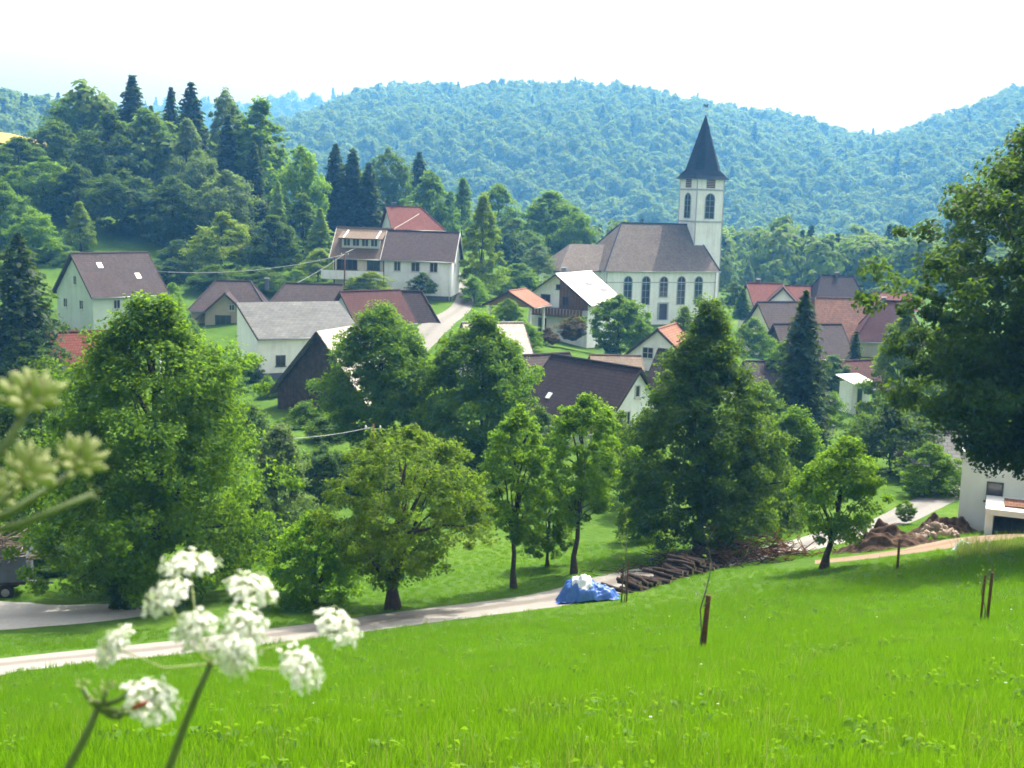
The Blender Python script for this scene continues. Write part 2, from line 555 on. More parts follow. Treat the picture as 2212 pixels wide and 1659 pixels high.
ROADS = []
def strip(name, P, width, mat, zoff=0.05, step=1.0, ncross=5, jitter=0.06, seed=1):
    L = smooth_line(P, step)
    rs = np.random.RandomState(seed)
    T = np.gradient(L, axis=0); T /= np.linalg.norm(T, axis=1)[:, None]
    N = np.stack([T[:, 1], -T[:, 0]], 1)
    rows = []
    wv = np.interp(np.arange(len(L)), np.linspace(0, len(L) - 1, len(P)), width) if hasattr(width, '__len__') else np.full(len(L), width)
    for k in range(ncross):
        s = (k / (ncross - 1) - 0.5)
        j = rs.uniform(-jitter, jitter, len(L)) if k in (0, ncross - 1) else 0
        rows.append(L + N * (wv * s + j)[:, None])
    G = np.stack(rows, 1)
    Z = H(G[..., 0], G[..., 1]) + zoff
    Z[:, 0] -= zoff + 0.02; Z[:, -1] -= zoff + 0.02
    V = np.concatenate([G, Z[..., None]], -1).reshape(-1, 3)
    n = ncross
    i = np.arange(n - 1)[None, :] + np.arange(len(L) - 1)[:, None] * n
    Fq = np.stack([i, i + n, i + n + 1, i + 1], -1).reshape(-1, 4)
    me = mesh_np(name, V, Fq[:, ::-1], True)
    me.materials.append(mat)
    # u along, v across
    lay = me.uv_layers.new(name='UVMap')
    uvv = np.stack(np.meshgrid(np.linspace(0, 1, n), np.arange(len(L)) * step), -1).reshape(-1, 2)
    vi = np.empty(len(me.loops), np.int32); me.loops.foreach_get('vertex_index', vi)
    lay.data.foreach_set('uv', uvv[vi].astype(np.float32).ravel())
    o = link(bpy.data.objects.new(name, me)); o['kind'] = 'structure'
    ROADS.append((L, float(np.max(wv)) / 2))
    return o

def gravel_mat(name, c, worn, scale=6.0):
    mt, nt, b, o = new_mat(name)
    oc = obj_coord(nt)
    uv = nt.nodes.new('ShaderNodeTexCoord').outputs['UV']
    sx = nt.nodes.new('ShaderNodeSeparateXYZ'); nt.links.new(uv, sx.inputs[0])
    # two wheel lanes, a rougher crown between them
    cr = math_node(nt, 'ABSOLUTE', math_node(nt, 'SUBTRACT', sx.outputs[0], 0.5), 0.0)
    cf = ramp(nt, math_node(nt, 'ADD', cr, math_node(nt, 'MULTIPLY', math_node(nt, 'SUBTRACT', noise(nt, oc, 0.7, 5), 0.5), 0.25)), [(0.05, (1, 1, 1)), (0.16, (0, 0, 0))])
    f = noise(nt, oc, scale, 6, 0.75)
    base = ramp(nt, f, [(0.3, tuple(x * 0.8 for x in c)), (0.7, tuple(min(1, x * 1.15) for x in c))])
    col = mix_col(nt, cf, base, worn)
    pf = ramp(nt, noise(nt, oc, 0.35, 5, 0.7), [(0.45, (0, 0, 0)), (0.75, (1, 1, 1))])
    col = mix_col(nt, math_node(nt, 'MULTIPLY', pf, 0.35), col, worn)
    nt.links.new(col, b.inputs['Base Color'])
    b.inputs['Roughness'].default_value = 0.95
    b.inputs['Specular IOR Level'].default_value = 0.15
    bump(nt, b, noise(nt, oc, scale * 4, 4, 0.8), 0.03, 0.7)
    return mt
M['lane'] = gravel_mat('worn_lane', (0.25, 0.24, 0.225), (0.165, 0.15, 0.135))
M['path'] = gravel_mat('pale_village_road', (0.20, 0.195, 0.185), (0.165, 0.16, 0.15))
M['yard'] = gravel_mat('pale_yard_paving', (0.40, 0.385, 0.36), (0.34, 0.325, 0.30))
M['sand'] = gravel_mat('sandy_track', (0.23, 0.17, 0.12), (0.18, 0.125, 0.085))

def xy(px, py, D):
    p = W(px, py, D); return (p.x, p.y)
lane_pts = [xy(-420, 1520, 31), xy(-150, 1468, 37), xy(0, 1438, 40), xy(400, 1398, 44.5), xy(800, 1348, 49), xy(1200, 1290, 53.5), xy(1340, 1258, 57),
            xy(1500, 1222, 61), xy(1640, 1200, 64.5), xy(1740, 1180, 67), xy(1850, 1150, 71)]
strip('lane', lane_pts, 4.4, M['lane'], seed=2)
track_pts = [xy(1740, 1184, 66.5), xy(1850, 1150, 71), xy(1930, 1122, 75), xy(1990, 1096, 80), xy(2080, 1075, 86), xy(2250, 1050, 92)]
strip('track', track_pts, 3.0, M['path'], 0.06, seed=3)
strip('sandy_track', [xy(1760, 1216, 57.5), xy(1880, 1202, 57), xy(2000, 1180, 57.5), xy(2090, 1160, 60), xy(2200, 1160, 60.5), xy(2350, 1150, 61)], [1.6, 2.6, 3.4, 3.6, 4, 4], M['sand'], 0.07, seed=5)
strip('village_road', [xy(880, 760, 145), xy(945, 705, 161), xy(975, 672, 174), xy(1003, 640, 189), xy(1000, 610, 203), xy(985, 590, 214), xy(940, 560, 232)], [4.6, 4.4, 3.8, 3.2, 2.4, 2.0, 2.0], M['path'], 0.07, 2.0, seed=6)
strip('yard', [xy(-220, 1325, 53), xy(-60, 1330, 52.6), xy(60, 1330, 52.6), xy(180, 1325, 53), xy(270, 1320, 53.5), xy(330, 1315, 54)], [10, 9.5, 8.5, 6.5, 5.2, 3.0], M['yard'], 0.06, 0.8, 9, seed=8)

def near_road(x, y, extra=0.0):
    bad = np.zeros(len(x), bool)
    q = np.stack([x, y], 1)
    for L, hw in ROADS:
        S = L[::1]
        for i in range(0, len(q), 8000):
            c = q[i:i + 8000]
            d = np.sqrt(((c[:, None, :] - S[None]) ** 2).sum(-1)).min(1)
            bad[i:i + 8000] |= d < hw + extra
    return bad

# ------------------------------------------------------------------ leaves and trees
def rnd_dirs(rs, n):
    v = rs.normal(size=(n, 3)); return v / np.linalg.norm(v, axis=1)[:, None]

def leaf_quads(rs, P, Nrm, size, aspect=0.62, fold=0.18):
    """diamond leaf for each point P with facing Nrm"""
    n = len(P)
    Nrm = Nrm / np.maximum(np.linalg.norm(Nrm, axis=1)[:, None], 1e-6)
    a = rnd_dirs(rs, n)
    t = a - Nrm * (a * Nrm).sum(1)[:, None]
    t /= np.maximum(np.linalg.norm(t, axis=1)[:, None], 1e-6)
    b = np.cross(Nrm, t)
    s = (size * rs.uniform(0.65, 1.35, n))[:, None]
    c0 = P - t * s * 0.5
    c1 = P + b * s * aspect * 0.5 + Nrm * s * fold - t * s * 0.05
    c2 = P + t * s * 0.5
    c3 = P - b * s * aspect * 0.5 + Nrm * s * fold - t * s * 0.05
    V = np.stack([c0, c1, c2, c3], 1).reshape(-1, 3)
    Fq = np.arange(4 * n).reshape(-1, 4)
    return V, Fq

def profile(kind, t):
    """relative crown radius at relative height t (0 bottom, 1 top)"""
    t = np.clip(t, 0, 1)
    if kind == 'round': return np.sqrt(np.maximum(1 - (2 * t - 1) ** 2, 0)) * 0.98 + 0.02
    if kind == 'broad': return np.interp(t, [0, .12, .35, .6, .82, 1], [.55, .85, 1, .92, .62, .12])
    if kind == 'ovate': return np.interp(t, [0, .1, .3, .55, .8, 1], [.62, .95, 1, .74, .42, .08])
    if kind == 'column': return np.interp(t, [0, .15, .5, .8, 1], [.55, .9, 1, .75, .12])
    if kind == 'vase': return np.interp(t, [0, .2, .5, .75, 1], [.35, .7, 1, .95, .35])
    if kind == 'dome': return np.interp(t, [0, .25, .5, .8, 1], [.95, 1, .93, .62, .15])
    return np.ones_like(t)

def make_crown(seed, w, d, z0, z1, kind, clumps, leaves, leaf, cr, inner=0.35, rough=0.22, droop=0.0, lean=(0, 0), form=0, boughs=0):
    """foliage of a crown w x d wide between heights z0 and z1: leaves gathered on twigs, twigs in clumps"""
    rs = np.random.RandomState(seed)
    t = rs.beta(1.25, 1.15, clumps)
    ang = rs.uniform(0, 2 * math.pi, clumps)
    shell = rs.uniform(0, 1, clumps) < (1 - inner)
    rr = np.where(shell, rs.uniform(0.72, 1.0, clumps), np.sqrt(rs.uniform(0, 0.6, clumps)))
    lob = np.ones(clumps)
    for _ in range(7):
        a0 = rs.uniform(0, 6.28); t0 = rs.uniform(0, 1); k = rs.uniform(-1, 1)
        lob += rough * k * np.exp(-((np.angle(np.exp(1j * (ang - a0))) / 0.8) ** 2) - ((t - t0) / 0.22) ** 2)
    if boughs:      # most clumps gather round the ends of boughs, leaving hollows between
        bt = rs.uniform(.02, .98, boughs); ba = (np.arange(boughs) * 2.39996 + rs.uniform(-.5, .5, boughs)); br = rs.uniform(.55, 1.0, boughs)
        pick = rs.randint(0, boughs, clumps); use = rs.uniform(0, 1, clumps) < .72
        sp = rs.uniform(.07, .15, boughs)[pick]
        t = np.where(use, np.clip(bt[pick] + rs.normal(0, 1, clumps) * sp * .9, 0, 1.03), t)
        ang = np.where(use, ba[pick] + rs.normal(0, 1, clumps) * sp * 3.2, ang)
        rr = np.where(use, np.clip(br[pick] + rs.normal(0, 1, clumps) * sp * 1.6, .1, 1.22), rr)
    rad = profile(kind, t) * rr * lob
    C = np.stack([np.cos(ang) * rad * w / 2, np.sin(ang) * rad * d / 2, z0 + (z1 - z0) * (t + rs.normal(0, 0.02, clumps))], 1)
    C[:, 0] += lean[0] * t; C[:, 1] += lean[1] * t
    C[:, 2] -= droop * (rad ** 2) * (z1 - z0)
    cs = cr * rs.uniform(0.45, 1.3, clumps)
    nl = np.maximum((leaves * rs.uniform(0.6, 1.4, clumps)).astype(int), 3)
    idx = np.repeat(np.arange(clumps), nl)
    n = len(idx)
    dv = rnd_dirs(rs, n) * (rs.uniform(0, 1, n) ** 0.5)[:, None]
    P = C[idx] + dv * cs[idx][:, None] * np.array([1, 1, 0.7])
    P[:, 2] = np.maximum(P[:, 2], 0.05)
    ctr = np.array([lean[0] * .5, lean[1] * .5, z0 + (z1 - z0) * 0.4])
    outw = P - ctr; outw /= np.maximum(np.linalg.norm(outw, axis=1)[:, None], 1e-6)
    N = outw * 0.45 + np.array([0, 0, 0.55]) + rnd_dirs(rs, n) * 0.8 + dv * 0.3
    if form: N = outw * form + np.array([0, 0, .35]) + rnd_dirs(rs, n) * 0.4 + dv * 0.7
    V, Fq = leaf_quads(rs, P, N, leaf)
    return V, Fq, C

def limbs(mb, rs, base_r, fork, C, n=12, bend=0.18, wig=0.25):
    """boughs from the fork out to some of the clumps"""
    if len(C) == 0: return
    for k in rs.choice(len(C), min(n, len(C)), replace=False):
        e = Vector(C[k]); s = Vector(fork[rs.randint(len(fork))])
        if e.z < s.z + 0.1 * abs(e.x): s = Vector(fork[0])
        mid = s.lerp(e, 0.45) + Vector((rs.uniform(-wig, wig), rs.uniform(-wig, wig), bend * (e - s).length * 0.5))
        q = s.lerp(e, 0.2).lerp(mid, 0.4)
        r0 = base_r * rs.uniform(0.28, 0.5)
        mb.tube([s, q, mid, e], [r0, r0 * 0.8, r0 * 0.5, r0 * 0.12], 5, False)

def make_trunk(seed, h, r, fork_h, C, n=12, lean=(0, 0), crook=0.12, flare=1.5):
    rs = np.random.RandomState(seed)
    mb = MB()
    pts_ = []; rad = []
    N = 9
    for i in range(N):
        t = i / (N - 1)
        z = h * t
        pts_.append((lean[0] * t + rs.normal(0, crook) * (0.3 + t) * (i > 0), lean[1] * t + rs.normal(0, crook) * (0.3 + t) * (i > 0), z))
        rad.append(r * (flare if i == 0 else 1) * (1 - 0.82 * t ** 0.9))
    mb.tube([(pts_[0][0], pts_[0][1], -0.5)] + pts_, [r * flare * 1.2] + rad, 8)
    forks = [p for p in pts_ if p[2] >= fork_h] or [pts_[-1]]
    limbs(mb, rs, r, forks, C, n)
    return mb

def conifer(seed, h, w, z0=0.06, whorls=22, per=9, cards=9, leaf=0.5, top=0.0):
    """spruce: tiers of drooping boughs, each bough set with hanging needle sprays"""
    rs = np.random.RandomState(seed)
    P = []; N = []; mb = MB()
    mb.tube([(0, 0, -0.5), (0, 0, 0), (0, 0, h * 0.5), (0, 0, h * 0.985)], [h * 0.02, h * 0.016, h * 0.009, 0.02], 7)
    for i in range(whorls):
        t = i / (whorls - 1)
        z = h * (z0 + (0.985 - z0) * t)
        L = w / 2 * ((1 - t) ** 0.72 * 0.96 + 0.035) * rs.uniform(0.8, 1.15)
        np_ = max(4, int(per * (1 - 0.45 * t)))
        a0 = rs.uniform(0, 6.28)
        for k in range(np_):
            a = a0 + 6.283 * k / np_ + rs.normal(0, 0.2)
            l = L * rs.uniform(0.7, 1.2)
            dx, dy = math.cos(a), math.sin(a)
            nc = max(3, int(cards * (l / (w / 2)) + 2))
            for j in range(nc):
                s = (j + rs.uniform(0.2, 1)) / nc
                drop = -0.28 * l * s * s + 0.10 * l * max(0, s - 0.75) * 2 + h * 0.01 * (1 - s)
                for side in (0, 1):
                    sp = rs.normal(0, 0.16 * l * (1 - 0.5 * s) + 0.05)
                    P.append((dx * l * s - dy * sp, dy * l * s + dx * sp, z + drop - abs(sp) * 0.25 - rs.uniform(0, 0.03) * h * 0.4))
                    N.append((dx * 0.35 + rs.normal(0, .45), dy * 0.35 + rs.normal(0, .45), 0.75 + rs.normal(0, .3)))
            if k % 2 == 0:
                mb.tube([(0, 0, z), (dx * l * .5, dy * l * .5, z - 0.07 * l), (dx * l * .92, dy * l * .92, z - 0.22 * l)], [h * 0.0035, h * 0.002, 0.008], 4, False)
    P = np.array(P); N = np.array(N)
    V, Fq = leaf_quads(rs, P, N, leaf, 0.5, 0.1)
    return V, Fq, mb

G = dict  # short alias
M['leaf_mid'] = leafmat('leaf_mid_green', (0.015, 0.046, 0.006), (0.085, 0.175, 0.014), 0.46)
M['leaf_dark'] = leafmat('leaf_dark_green', (0.008, 0.027, 0.006), (0.046, 0.098, 0.013), 0.38)
M['leaf_deep'] = leafmat('leaf_deep_blue_green', (0.006, 0.023, 0.009), (0.026, 0.066, 0.018), 0.28)
M['leaf_bright'] = leafmat('leaf_bright_green', (0.034, 0.095, 0.007), (0.160, 0.290, 0.014), 0.5)
M['leaf_yellow'] = leafmat('leaf_yellow_green', (0.060, 0.110, 0.009), (0.215, 0.270, 0.025), 0.45)
M['leaf_olive'] = leafmat('leaf_olive', (0.028, 0.056, 0.006), (0.118, 0.172, 0.014), 0.42, 0.5)
M['leaf_grey'] = leafmat('leaf_grey_green', (0.040, 0.072, 0.030), (0.150, 0.200, 0.095), 0.35)
M['leaf_tip'] = leafmat('leaf_yellow_tipped', (0.050, 0.150, 0.010), (0.230, 0.400, 0.018), 0.62, 0.9, (0.50, 0.40, 0.03))
M['leaf_red'] = leafmat('leaf_dark_red', (0.045, 0.014, 0.022), (0.130, 0.035, 0.045), 0.3)
M['needle'] = leafmat('spruce_needles', (0.008, 0.023, 0.010), (0.026, 0.056, 0.019), 0.16)
M['needle_lit'] = leafmat('sunlit_larch_needles', (0.09, 0.16, 0.03), (0.24, 0.34, 0.07), 0.4)  # sunlight on the needles put into a paler colour
M['forest'] = leafmat('hill_forest_leaves', (0.024, 0.078, 0.010), (0.180, 0.270, 0.030), 0.42, 0.12, world=0.007, tmix=.25)

def crown_obj(V, Fq, mat, parent, name='crown'):
    me = mesh_np(name, V, Fq)
    me.materials.append(mat)
    return link(bpy.data.objects.new(name, me), parent)

def tree(name, label, px, ytop, D, wpx, kind='broad', mat='leaf_mid', cb=0.22, clumps=150, leaves=70, leaf=0.16, cr=None, seed=0, cat='tree', group=None,
         trunk_r=None, lean=(0, 0), inner=0.35, rough=0.22, droop=0.0, base=None, dscale=1.0, bark='bark', n_limbs=14, fork=None, base_px=None, crook=0.12, boughs=26):
    """a tree of its own, measured off the picture"""
    bx = px if base_px is None else base_px
    b = W(bx, ytop, D)
    gz = h1(b.x, b.y) if base is None else W(bx, base, D).z
    top = W(px, ytop, D)
    hgt = top.z - gz
    w = wpx * D / FPX
    if base_px is not None and not any(lean): lean = (top.x - b.x, 0)
    root = empty(name, (b.x, b.y, gz))
    tag(root, label, cat, group)
    cr = cr or w * 0.11
    z0 = hgt * cb
    clumps = int(clumps * 1.5); leaves = int(leaves * 1.45); leaf = leaf * .98; cr = cr * .8
    V, Fq, C = make_crown(seed + 11, w, w * dscale, z0, hgt - cr * 0.6, kind, clumps, leaves, leaf, cr, inner, rough, droop, lean, 0, boughs)
    tr = trunk_r or max(0.05, hgt * 0.017)
    make_trunk(seed + 5, hgt * 0.82, tr, hgt * (fork if fork is not None else max(cb * 0.85, 0.12)), C, n_limbs, (lean[0] * .8, lean[1] * .8), crook).build('trunk', M[bark], root, True, False)
    crown_obj(V, Fq, M[mat], root)
    return root

# shared shapes for trees farther off: each is about 16 m high, scaled to size
PROTO = {}
def proto(key):
    if key in PROTO: return PROTO[key]
    base, k = key.rsplit('_', 1)
    sd = 100 + int(k) * 17 + sum(ord(c) for c in base)
    if base == 'conifer':
        V, Fq, mb = conifer(sd, 16, 6.4, whorls=30, per=12, cards=13, leaf=0.85)
        lm, tm = mesh_np('crown', V, Fq), mb.mesh('trunk', True, False)
    else:
        kw = {'broad': ('broad', 12, .03, 250, 72, .50, 1.25), 'round': ('round', 12, .02, 250, 72, .50, 1.3), 'ovate': ('ovate', 10, .03, 220, 68, .48, 1.1),
              'column': ('column', 6.5, .04, 190, 62, .44, .85), 'bush': ('dome', 14, .0, 190, 75, .6, 1.6), 'vase': ('vase', 11, .1, 150, 66, .48, 1.2)}[base]
        V, Fq, C = make_crown(sd, kw[1], kw[1], 16 * kw[2], 15.3, kw[0], kw[3], kw[4], kw[5], kw[6], 0.3, 0.35, boughs=36)
        lm = mesh_np('crown', V, Fq)
        tm = make_trunk(sd, 13, .3, 3.5, C, 12).mesh('trunk', True, False) if base != 'bush' else make_trunk(sd, 8, .25, 1.0, C, 10).mesh('trunk', True, False)
    lm.materials.append(M['leaf_mid']); tm.materials.append(M['bark'])
    PROTO[key] = (lm, tm, 6.4 if base == 'conifer' else kw[1])
    return PROTO[key]

def far_tree(name, label, px, ytop, D, wpx, key, mat, group=None, base=None, cat='tree', rot=None, sink=0.0):
    lm, tm, pw = proto(key)
    t = W(px, ytop, D)
    gz = (h1(t.x, t.y) if base is None else W(px, base, D).z) - sink
    hgt = max(t.z - gz, 0.5)
    w = wpx * D / FPX
    root = empty(name, (t.x, t.y, gz), rot if rot is not None else (px * 1.7 + ytop) % 6.28)
    root.scale = (w / pw, w / pw, hgt / 16.0)
    tag(root, label, cat, group)
    for nm, me, mt in (('trunk', tm, M['bark']), ('crown', lm, M[mat])):
        o = bpy.data.objects.new(nm, me)
        link(o, root)
        o.material_slots[0].link = 'OBJECT'
        o.material_slots[0].material = mt
    return root

# ------------------------------------------------------------------ instanced stuff (woods on the hills, grass)
def scatter(name, P, rot, scl, idx, protos, kind='stuff'):
    """one object: a cloud of points that each carry one of the shapes"""
    col = bpy.data.collections.new(name + '_shapes')
    for k, (me) in enumerate(protos):
        o = bpy.data.objects.new('%s_shape_%02d' % (name, k), me)
        col.objects.link(o)
    me = bpy.data.meshes.new(name)
    me.vertices.add(len(P))
    me.vertices.foreach_set('co', np.asarray(P, np.float32).ravel())
    for nm, ty, data, key in (('rot', 'FLOAT_VECTOR', rot, 'vector'), ('scl', 'FLOAT_VECTOR', scl, 'vector'), ('idx', 'INT', idx, 'value')):
        a = me.attributes.new(nm, ty, 'POINT')
        a.data.foreach_set(key, np.asarray(data, np.int32 if ty == 'INT' else np.float32).ravel())
    me.update()
    o = link(bpy.data.objects.new(name, me))
    o['kind'] = kind
    ng = bpy.data.node_groups.new(name + '_nodes', 'GeometryNodeTree')
    ng.interface.new_socket('Geometry', in_out='INPUT', socket_type='NodeSocketGeometry')
    ng.interface.new_socket('Geometry', in_out='OUTPUT', socket_type='NodeSocketGeometry')
    gi = ng.nodes.new('NodeGroupInput'); go = ng.nodes.new('NodeGroupOutput')
    ci = ng.nodes.new('GeometryNodeCollectionInfo')
    ci.inputs['Collection'].default_value = col
    ci.inputs['Separate Children'].default_value = True
    ci.inputs['Reset Children'].default_value = True
    ip = ng.nodes.new('GeometryNodeInstanceOnPoints')
    ip.inputs['Pick Instance'].default_value = True
    def at(nm, ty):
        n = ng.nodes.new('GeometryNodeInputNamedAttribute'); n.data_type = ty
        n.inputs['Name'].default_value = nm
        return n.outputs['Attribute']
    ng.links.new(gi.outputs[0], ip.inputs['Points'])
    ng.links.new(ci.outputs[0], ip.inputs['Instance'])
    ng.links.new(at('idx', 'INT'), ip.inputs['Instance Index'])
    ng.links.new(at('rot', 'FLOAT_VECTOR'), ip.inputs['Rotation'])
    ng.links.new(at('scl', 'FLOAT_VECTOR'), ip.inputs['Scale'])
    ng.links.new(ip.outputs[0], go.inputs[0])
    md = o.modifiers.new('scatter', 'NODES')
    md.node_group = ng
    return o

def wood(name, label, boxes, spacing, seed, conifers=0.1, size=1.0, clear=None):
    """a far wood that reads as one mass"""
    rs = np.random.RandomState(seed)
    P = []
    for (x0, x1, y0, y1) in boxes:
        nx = int((x1 - x0) / spacing); ny = int((y1 - y0) / spacing)
        X, Y = np.meshgrid(np.arange(nx) * spacing + x0, np.arange(ny) * spacing + y0)
        X = X + rs.uniform(-.5, .5, X.shape) * spacing; Y = Y + rs.uniform(-.5, .5, X.shape) * spacing
        P.append(np.stack([X.ravel(), Y.ravel()], 1))
    P = np.concatenate(P)
    keep = np.abs(P[:, 0]) < P[:, 1] * 0.56 + 60
    if clear is not None: keep &= clear(P[:, 0], P[:, 1])
    P = P[keep]
    Z = H(P[:, 0], P[:, 1])
    n = len(P)
    protos = []
    for k in range(5):
        V, Fq, _ = make_crown(300 + k, 9.5, 9.5, 1.5, 11.4, ['broad', 'round', 'round', 'ovate', 'broad'][k], 60, 14, 1.25, 1.5, 0.1, 0.35, form=0.9)
        me = mesh_np('crown', V, Fq); me.materials.append(M['forest']); protos.append(me)
    V, Fq, _ = conifer(330, 14, 6.0, whorls=16, per=8, cards=5, leaf=1.5)
    me = mesh_np('crown', V, Fq); me.materials.append(M['needle']); protos.append(me)
    idx = rs.randint(0, 5, n)
    patch = np.sin(P[:, 0] * 0.021 + 1.3) * np.sin(P[:, 1] * 0.017 + P[:, 0] * 0.006)
    idx = np.where(rs.uniform(0, 1, n) < conifers * (1 + 2.2 * (patch > 0.45)), 5, idx)
    s = rs.uniform(0.6, 1.5, n) * size
    scl = np.stack([s * rs.uniform(.9, 1.15, n), s * rs.uniform(.9, 1.15, n), s * rs.uniform(.85, 1.2, n)], 1)
    rot = np.stack([rs.normal(0, .04, n), rs.normal(0, .04, n), rs.uniform(0, 6.28, n)], 1)
    o = scatter(name, np.column_stack([P, Z - 0.8 * size]), rot, scl, idx, protos)
    tag(o, label, 'wood')
    return o
# ------------------------------------------------------------------ woods on the hills
wood('hill_forest', 'broadleaf forest covering the long blue hill behind the village', [(-850, 1200, 640, 1830)], 10.5, 21, 0.018, 1.45)
wood('hazy_forest', 'pale hazy forest on the farthest hill gap left of the long hill', [(-800, 0, 2150, 2470)], 18, 22, 0.1, 2.1)
wood('ridge_forest', 'spiky blue forest on the ridge at the upper left edge', [(-620, -220, 700, 970)], 11, 23, 0.3, 1.5)

# ------------------------------------------------------------------ haze
def haze_box():
    mb = MB()
    mb.box(-1800, 1800, -130, 2660, -75, 262)
    mt = bpy.data.materials.new('haze')
    mt.use_nodes = True
    nt = mt.node_tree
    nt.nodes.clear()
    v = nt.nodes.new('ShaderNodeVolumePrincipled')
    v.inputs['Color'].default_value = HAZE_COL
    v.inputs['Density'].default_value = HAZE_D
    v.inputs['Absorption Color'].default_value = (1, 1, 1, 1)
    v.inputs['Anisotropy'].default_value = 0.25
    o = nt.nodes.new('ShaderNodeOutputMaterial')
    nt.links.new(v.outputs[0], o.inputs['Volume'])
    ob = mb.build('haze', mt, None, False, False)
    ob.display_type = 'WIRE'
    tag(ob, 'pale blue summer haze filling the valley air', 'haze', None, 'stuff')
HAZE_COL = (0.12, 0.43, 1.0, 1)
HAZE_D = 0.00039
haze_box()

# ------------------------------------------------------------------ grass
M['grass'] = leafmat('grass_blades', (0.030, 0.110, 0.002), (0.120, 0.300, 0.004), 0.5, 0.9, (0.27, 0.33, 0.05), world=0.45, tmix=.35)
M['drygrass'] = leafmat('dry_tall_grass', (0.16, 0.17, 0.04), (0.42, 0.36, 0.16), 0.4, 0.9)

def tuft(seed, n, rad, hgt, wid, lean=0.35):
    rs = np.random.RandomState(seed)
    V = []; Fq = []
    for k in range(n):
        a = rs.uniform(0, 6.28); r = rad * math.sqrt(rs.uniform(0, 1))
        x, y = r * math.cos(a), r * math.sin(a)
        hh = hgt * rs.uniform(0.5, 1.25); ww = wid * rs.uniform(0.7, 1.3)
        d = rs.uniform(0, 6.28); l = hh * lean * rs.uniform(0.2, 1.4)
        b = rs.uniform(0, 3.14)
        bx, by = math.cos(b) * ww / 2, math.sin(b) * ww / 2
        mx, my = x + math.cos(d) * l * .35, y + math.sin(d) * l * .35
        tx, ty = x + math.cos(d) * l, y + math.sin(d) * l
        i = len(V)
        V += [(x - bx, y - by, -.03), (x + bx, y + by, -.03), (mx + bx * .8, my + by * .8, hh * .6), (mx - bx * .8, my - by * .8, hh * .6), (tx + bx * .1, ty + by * .1, hh), (tx - bx * .1, ty - by * .1, hh)]
        Fq += [(i, i + 1, i + 2, i + 3), (i + 3, i + 2, i + 4, i + 5)]
    return mesh_np('tuft', V, Fq)

def grass_field(name, label, zones, mat, seed, hgt=0.22, keep=None):
    rs = np.random.RandomState(seed)
    P = []; S = []; I = []
    for (y0, y1, sp, sc, i0) in zones:
        xm = y1 * 0.47 + 4
        nx = int(2 * xm / sp); ny = int((y1 - y0) / sp)
        X, Y = np.meshgrid((np.arange(nx) - nx / 2) * sp, np.arange(ny) * sp + y0)
        X = (X + rs.uniform(-.5, .5, X.shape) * sp).ravel(); Y = (Y + rs.uniform(-.5, .5, Y.shape) * sp).ravel()
        k = np.abs(X) < Y * 0.47 + 3
        k &= ~near_road(X, Y, 0.05)
        if keep is not None: k &= keep(X, Y)
        X, Y = X[k], Y[k]
        Z = H(X, Y)
        P.append(np.stack([X, Y, Z], 1))
        v = 0.9 + 0.35 * np.sin(X * 0.9 + np.sin(Y * .7) * 2) * np.sin(Y * 0.8 + X * .35) + 0.25 * np.sin(X * 2.7 + Y) * np.sin(Y * 2.3 - X * .6)
        s = sc * v * rs.uniform(.6, 1.3, len(X))
        S.append(np.stack([np.full(len(X), sc) * rs.uniform(.9, 1.1, len(X)), np.full(len(X), sc), s], 1))
        I.append(i0 + rs.randint(0, 3, len(X)))
    P = np.concatenate(P); S = np.concatenate(S); I = np.concatenate(I)
    Rt = np.stack([np.zeros(len(P)), np.zeros(len(P)), rs.uniform(0, 6.28, len(P))], 1)
    protos = []
    for k in range(6):
        me = tuft(seed * 10 + k, 60 if k < 3 else 54, 0.24, hgt, 0.0062 if k < 3 else 0.013)
        me.materials.append(mat); protos.append(me)
    o = scatter(name, P, Rt, S, I, protos)
    tag(o, label, 'grass')
    return o

def lawn(x, y):
    # meadow up to the lane, the verge and orchard grass behind it
    return (y < 72 + 0.0 * x)
grass_field('meadow_grass', 'tall bright green meadow grass sloping down to the lane', [(5.5, 17, 0.165, 1.0, 0), (17, 32, 0.25, 1.15, 0), (32, 46, 0.36, 0.95, 3), (46, 73, 0.42, 0.7, 3)], M['grass'], 4, 0.155, lawn)

